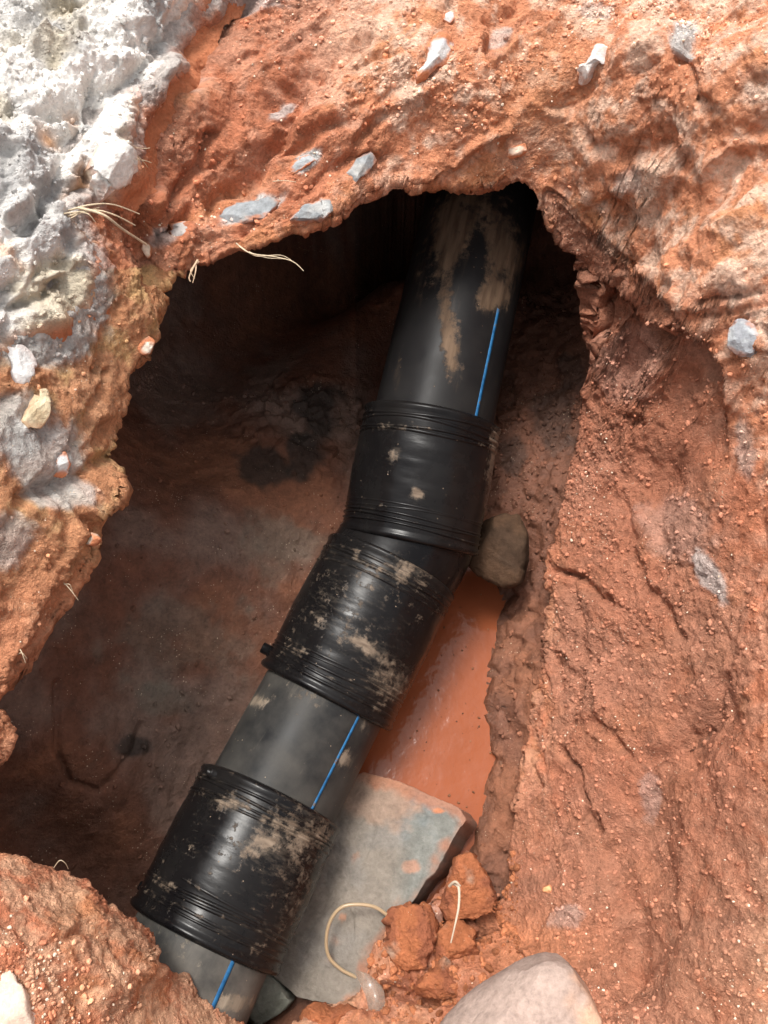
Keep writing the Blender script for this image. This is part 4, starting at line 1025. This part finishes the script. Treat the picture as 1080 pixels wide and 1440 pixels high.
root_thing('thin curled rootlet on top of the lower left mound', (85, 1218, 1.3), [([(76, 1220, 1.30), (84, 1210, 1.28), (92, 1214, 1.285), (96, 1222, 1.30)], .0008, .0005)])
root_thing('hairlike pale root on the clay face above the small blue grey stone', (395, 255, 1.56), [([(384, 255, 1.55), (400, 254, 1.545), (416, 256, 1.55)], .0009, .0005)])
root_thing('white muddy root hanging upright on the clay beside the block', (640, 1290, 1.62),
           [([(636, 1242, 1.655), (645, 1248, 1.64), (645, 1275, 1.625), (640, 1300, 1.615), (634, 1326, 1.61)], .0034, .0014), ([(632, 1246, 1.655), (640, 1240, 1.64), (647, 1246, 1.64)], .0030, .0020)], simple('pale_root', (.46, .37, .28), .8))

m, nt, b = new_mat('tan_plastic'); b.inputs['Base Color'].default_value = (.42, .30, .18, 1); b.inputs['Roughness'].default_value = .3; b.inputs['Transmission Weight'].default_value = .25
M_loop = m
lp = [(546, 1288), (528, 1276), (506, 1272), (482, 1275), (466, 1292), (459, 1318), (462, 1344), (478, 1362), (500, 1374), (524, 1386)]
loop = sweep('plastic_loop', [V(x, y, 1.70 - .008 * math.sin(i / 9 * PI)) for i, (x, y) in enumerate(lp)], .0036, .0036, M_loop)
tag(loop, 'thin tan plastic strap curled into a loop on the concrete block', 'strap')
m, nt, b = new_mat('clear_plastic'); b.inputs['Base Color'].default_value = (.80, .72, .62, 1); b.inputs['Roughness'].default_value = .10; b.inputs['Transmission Weight'].default_value = .8; b.inputs['Alpha'].default_value = .75
M_clear = m
rows = []
cl = [(508, 1366), (522, 1384), (528, 1400), (530, 1420), (534, 1445), (538, 1470)]
for i, (x, y) in enumerate(cl):
    for j in range(7):
        u = (j / 6 - .5)
        wv = [9, 18, 14, 13, 14, 14][i]
        rows.append(W(x + u * 2 * wv, y + 4 * u, 1.655 - .012 * math.cos(u * PI) * (1 + .4 * math.sin(i * 2 + j)) - (.02 if i > 1 else 0)))
clp = mesh_from('plastic_strip', np.array(rows), grid_faces(6, 7), M_clear)
so = clp.modifiers.new('thick', 'SOLIDIFY'); so.thickness = .0012
ss = clp.modifiers.new('sub', 'SUBSURF'); ss.levels = 2; ss.render_levels = 2
tag(clp, 'strip of clear crinkled plastic hanging at the bottom of the loop', 'plastic strip')

# ---------------------------------------------------------------- loose crumbs and grit
ico = [(0, 0, 1), (.894, 0, .447), (.276, .851, .447), (-.724, .526, .447), (-.724, -.526, .447), (.276, -.851, .447), (.724, .526, -.447), (-.276, .851, -.447), (-.894, 0, -.447), (-.276, -.851, -.447), (.724, -.526, -.447), (0, 0, -1)]
icf = [(0, 1, 2), (0, 2, 3), (0, 3, 4), (0, 4, 5), (0, 5, 1), (1, 6, 2), (2, 7, 3), (3, 8, 4), (4, 9, 5), (5, 10, 1), (1, 10, 6), (2, 6, 7), (3, 7, 8), (4, 8, 9), (5, 9, 10), (6, 11, 7), (7, 11, 8), (8, 11, 9), (9, 11, 10), (10, 11, 6)]
ico = np.array(ico); icf = np.array(icf)
def scatter(name, label, idx, size, colf, mat, sink=.3):
    n_ = len(idx)
    base = UPC[idx] + UPN[idx] * (size * (1 - 2 * sink) * .5)[:, None]
    sc3 = rng.uniform(.6, 1.25, (n_, 1, 3)) * size[:, None, None]
    jit = rng.uniform(.75, 1.2, (n_, 12, 1))
    A_ = rng.normal(size=(n_, 3, 3)); Q_, _ = np.linalg.qr(A_)
    v = np.einsum('nij,nvj->nvi', Q_, ico[None] * jit * sc3) + base[:, None]
    f = (icf[None] + 12 * np.arange(n_)[:, None, None]).reshape(-1, 3)
    col = np.repeat(colf, 12, 0)
    o = mesh_from(name, v.reshape(-1, 3), f, mat, smooth=False, col=np.clip(col, .02, .85))
    return tag(o, label, kind='stuff')
vis = (UPPX > -30) & (UPPX < 1110) & (UPPY > -30) & (UPPY < 1470) & (ring > 31) & (slab_w < -5)
flat = np.clip((UPN @ np.array([0, -.3, .95])), 0, 1) ** 2
wgt = vis * (.15 + crumbly) * (1 - .8 * smear) * flat * (1 + 2 * z_bl + 1.5 * blob(UPPX, UPPY, 1000, 1350, 180, 180))
wgt = wgt / wgt.sum()
idx = rng.choice(len(UPC), 6500, p=wgt, replace=False)
sz = .0009 + .0050 * rng.rand(6500) ** 5.5
scatter('clay_crumbs', 'loose crumbs of red clay lying on the bank', idx, sz, UPCOL[idx] * rng.uniform(.75, 1.3, (6500, 1)), M_crumb)
idx = rng.choice(len(UPC), 1500, p=wgt, replace=False)
sz = .0008 + .0024 * rng.rand(1500) ** 3
pc = np.array([.72, .58, .44]) * rng.uniform(.75, 1.15, (1500, 1)) * np.array([1, 1, 1])
scatter('pale_grit', 'tiny pale grit scattered over the red clay', idx, sz, pc, M_crumb)
# lumps and crumbs lying on the pit floor
_uc, _un, _col = UPC, UPN, UPCOL
fv = (lpx > -20) & (lpx < 1000) & (lpy > 250) & (lpy < 1440) & (q[:, 2] > -.49)
fw = fv * (.25 + sstep(0, .4, l5)) * (.25 + .9 * (1 - left)); fw = fw / fw.sum()
UPC, UPN = q2, qn
idx = rng.choice(len(q2), 3200, p=fw, replace=False)
scatter('floor_crumbs', 'damp clay crumbs fallen on the pit floor', idx, .0014 + .007 * rng.rand(3200) ** 4, np.clip(lc[idx], .02, 1) * rng.uniform(.8, 1.35, (3200, 1)), M_crumb)
# rubble by the lower end of the block, crumbs on the concrete, scum on the water
UPC, UPN = _uc, _un
rb = (UPPX > 520) & (UPPX < 730) & (UPPY > 1200) & (UPPY < 1450) & (ring > 30)
ri = np.where(rb)[0]; idx = rng.choice(ri, 900, replace=False)
scatter('clay_rubble', 'crumbled red clay heaped at the lower end of the block', idx, .0020 + .0085 * rng.rand(900) ** 3, np.array([.40, .15, .07]) * rng.uniform(.6, 1.4, (900, 1)), M_lump)
wi = np.where((UPPX > 780) & (UPPY > 450) & (UPPX < 1100) & (UPPY < 1450) & (ring > 30))[0]
idx = rng.choice(wi, 7000, replace=False)
scatter('wall_crumbs', 'clay crumbs clinging to the right wall of the pit', idx, .0009 + .0048 * rng.rand(7000) ** 6, UPCOL[idx] * rng.uniform(.75, 1.2, (7000, 1)), M_crumb)
_s2 = S2; _sn = sn_slab; sx_, sy_ = topx(S2)
UPC, UPN = _s2, _sn
wi = np.where((sx_ > -20) & (sy_ > -20) & (sdv > 0))[0]
idx = rng.choice(wi, 1600, replace=False)
scatter('concrete_crumbs', 'loose grey crumbs lying on the broken concrete', idx, .0009 + .0050 * rng.rand(1600) ** 5, np.clip(sc_[idx], .1, .8) * rng.uniform(.6, 1.0, (1600, 1)), M_crumb)
n_ = 130
fx = rng.uniform(575, 715, n_); fy = rng.uniform(820, 1180, n_)
UPC = W(fx, fy, None, np.full(n_, -.4995)); UPN = np.tile([0, 0, 1.], (n_, 1))
scatter('floating_specks', 'dark specks and grit floating on the muddy water', np.arange(n_), .0008 + .0030 * rng.rand(n_) ** 3, np.array([.16, .07, .035]) * rng.uniform(.4, 1.6, (n_, 1)), M_crumb, sink=.35)
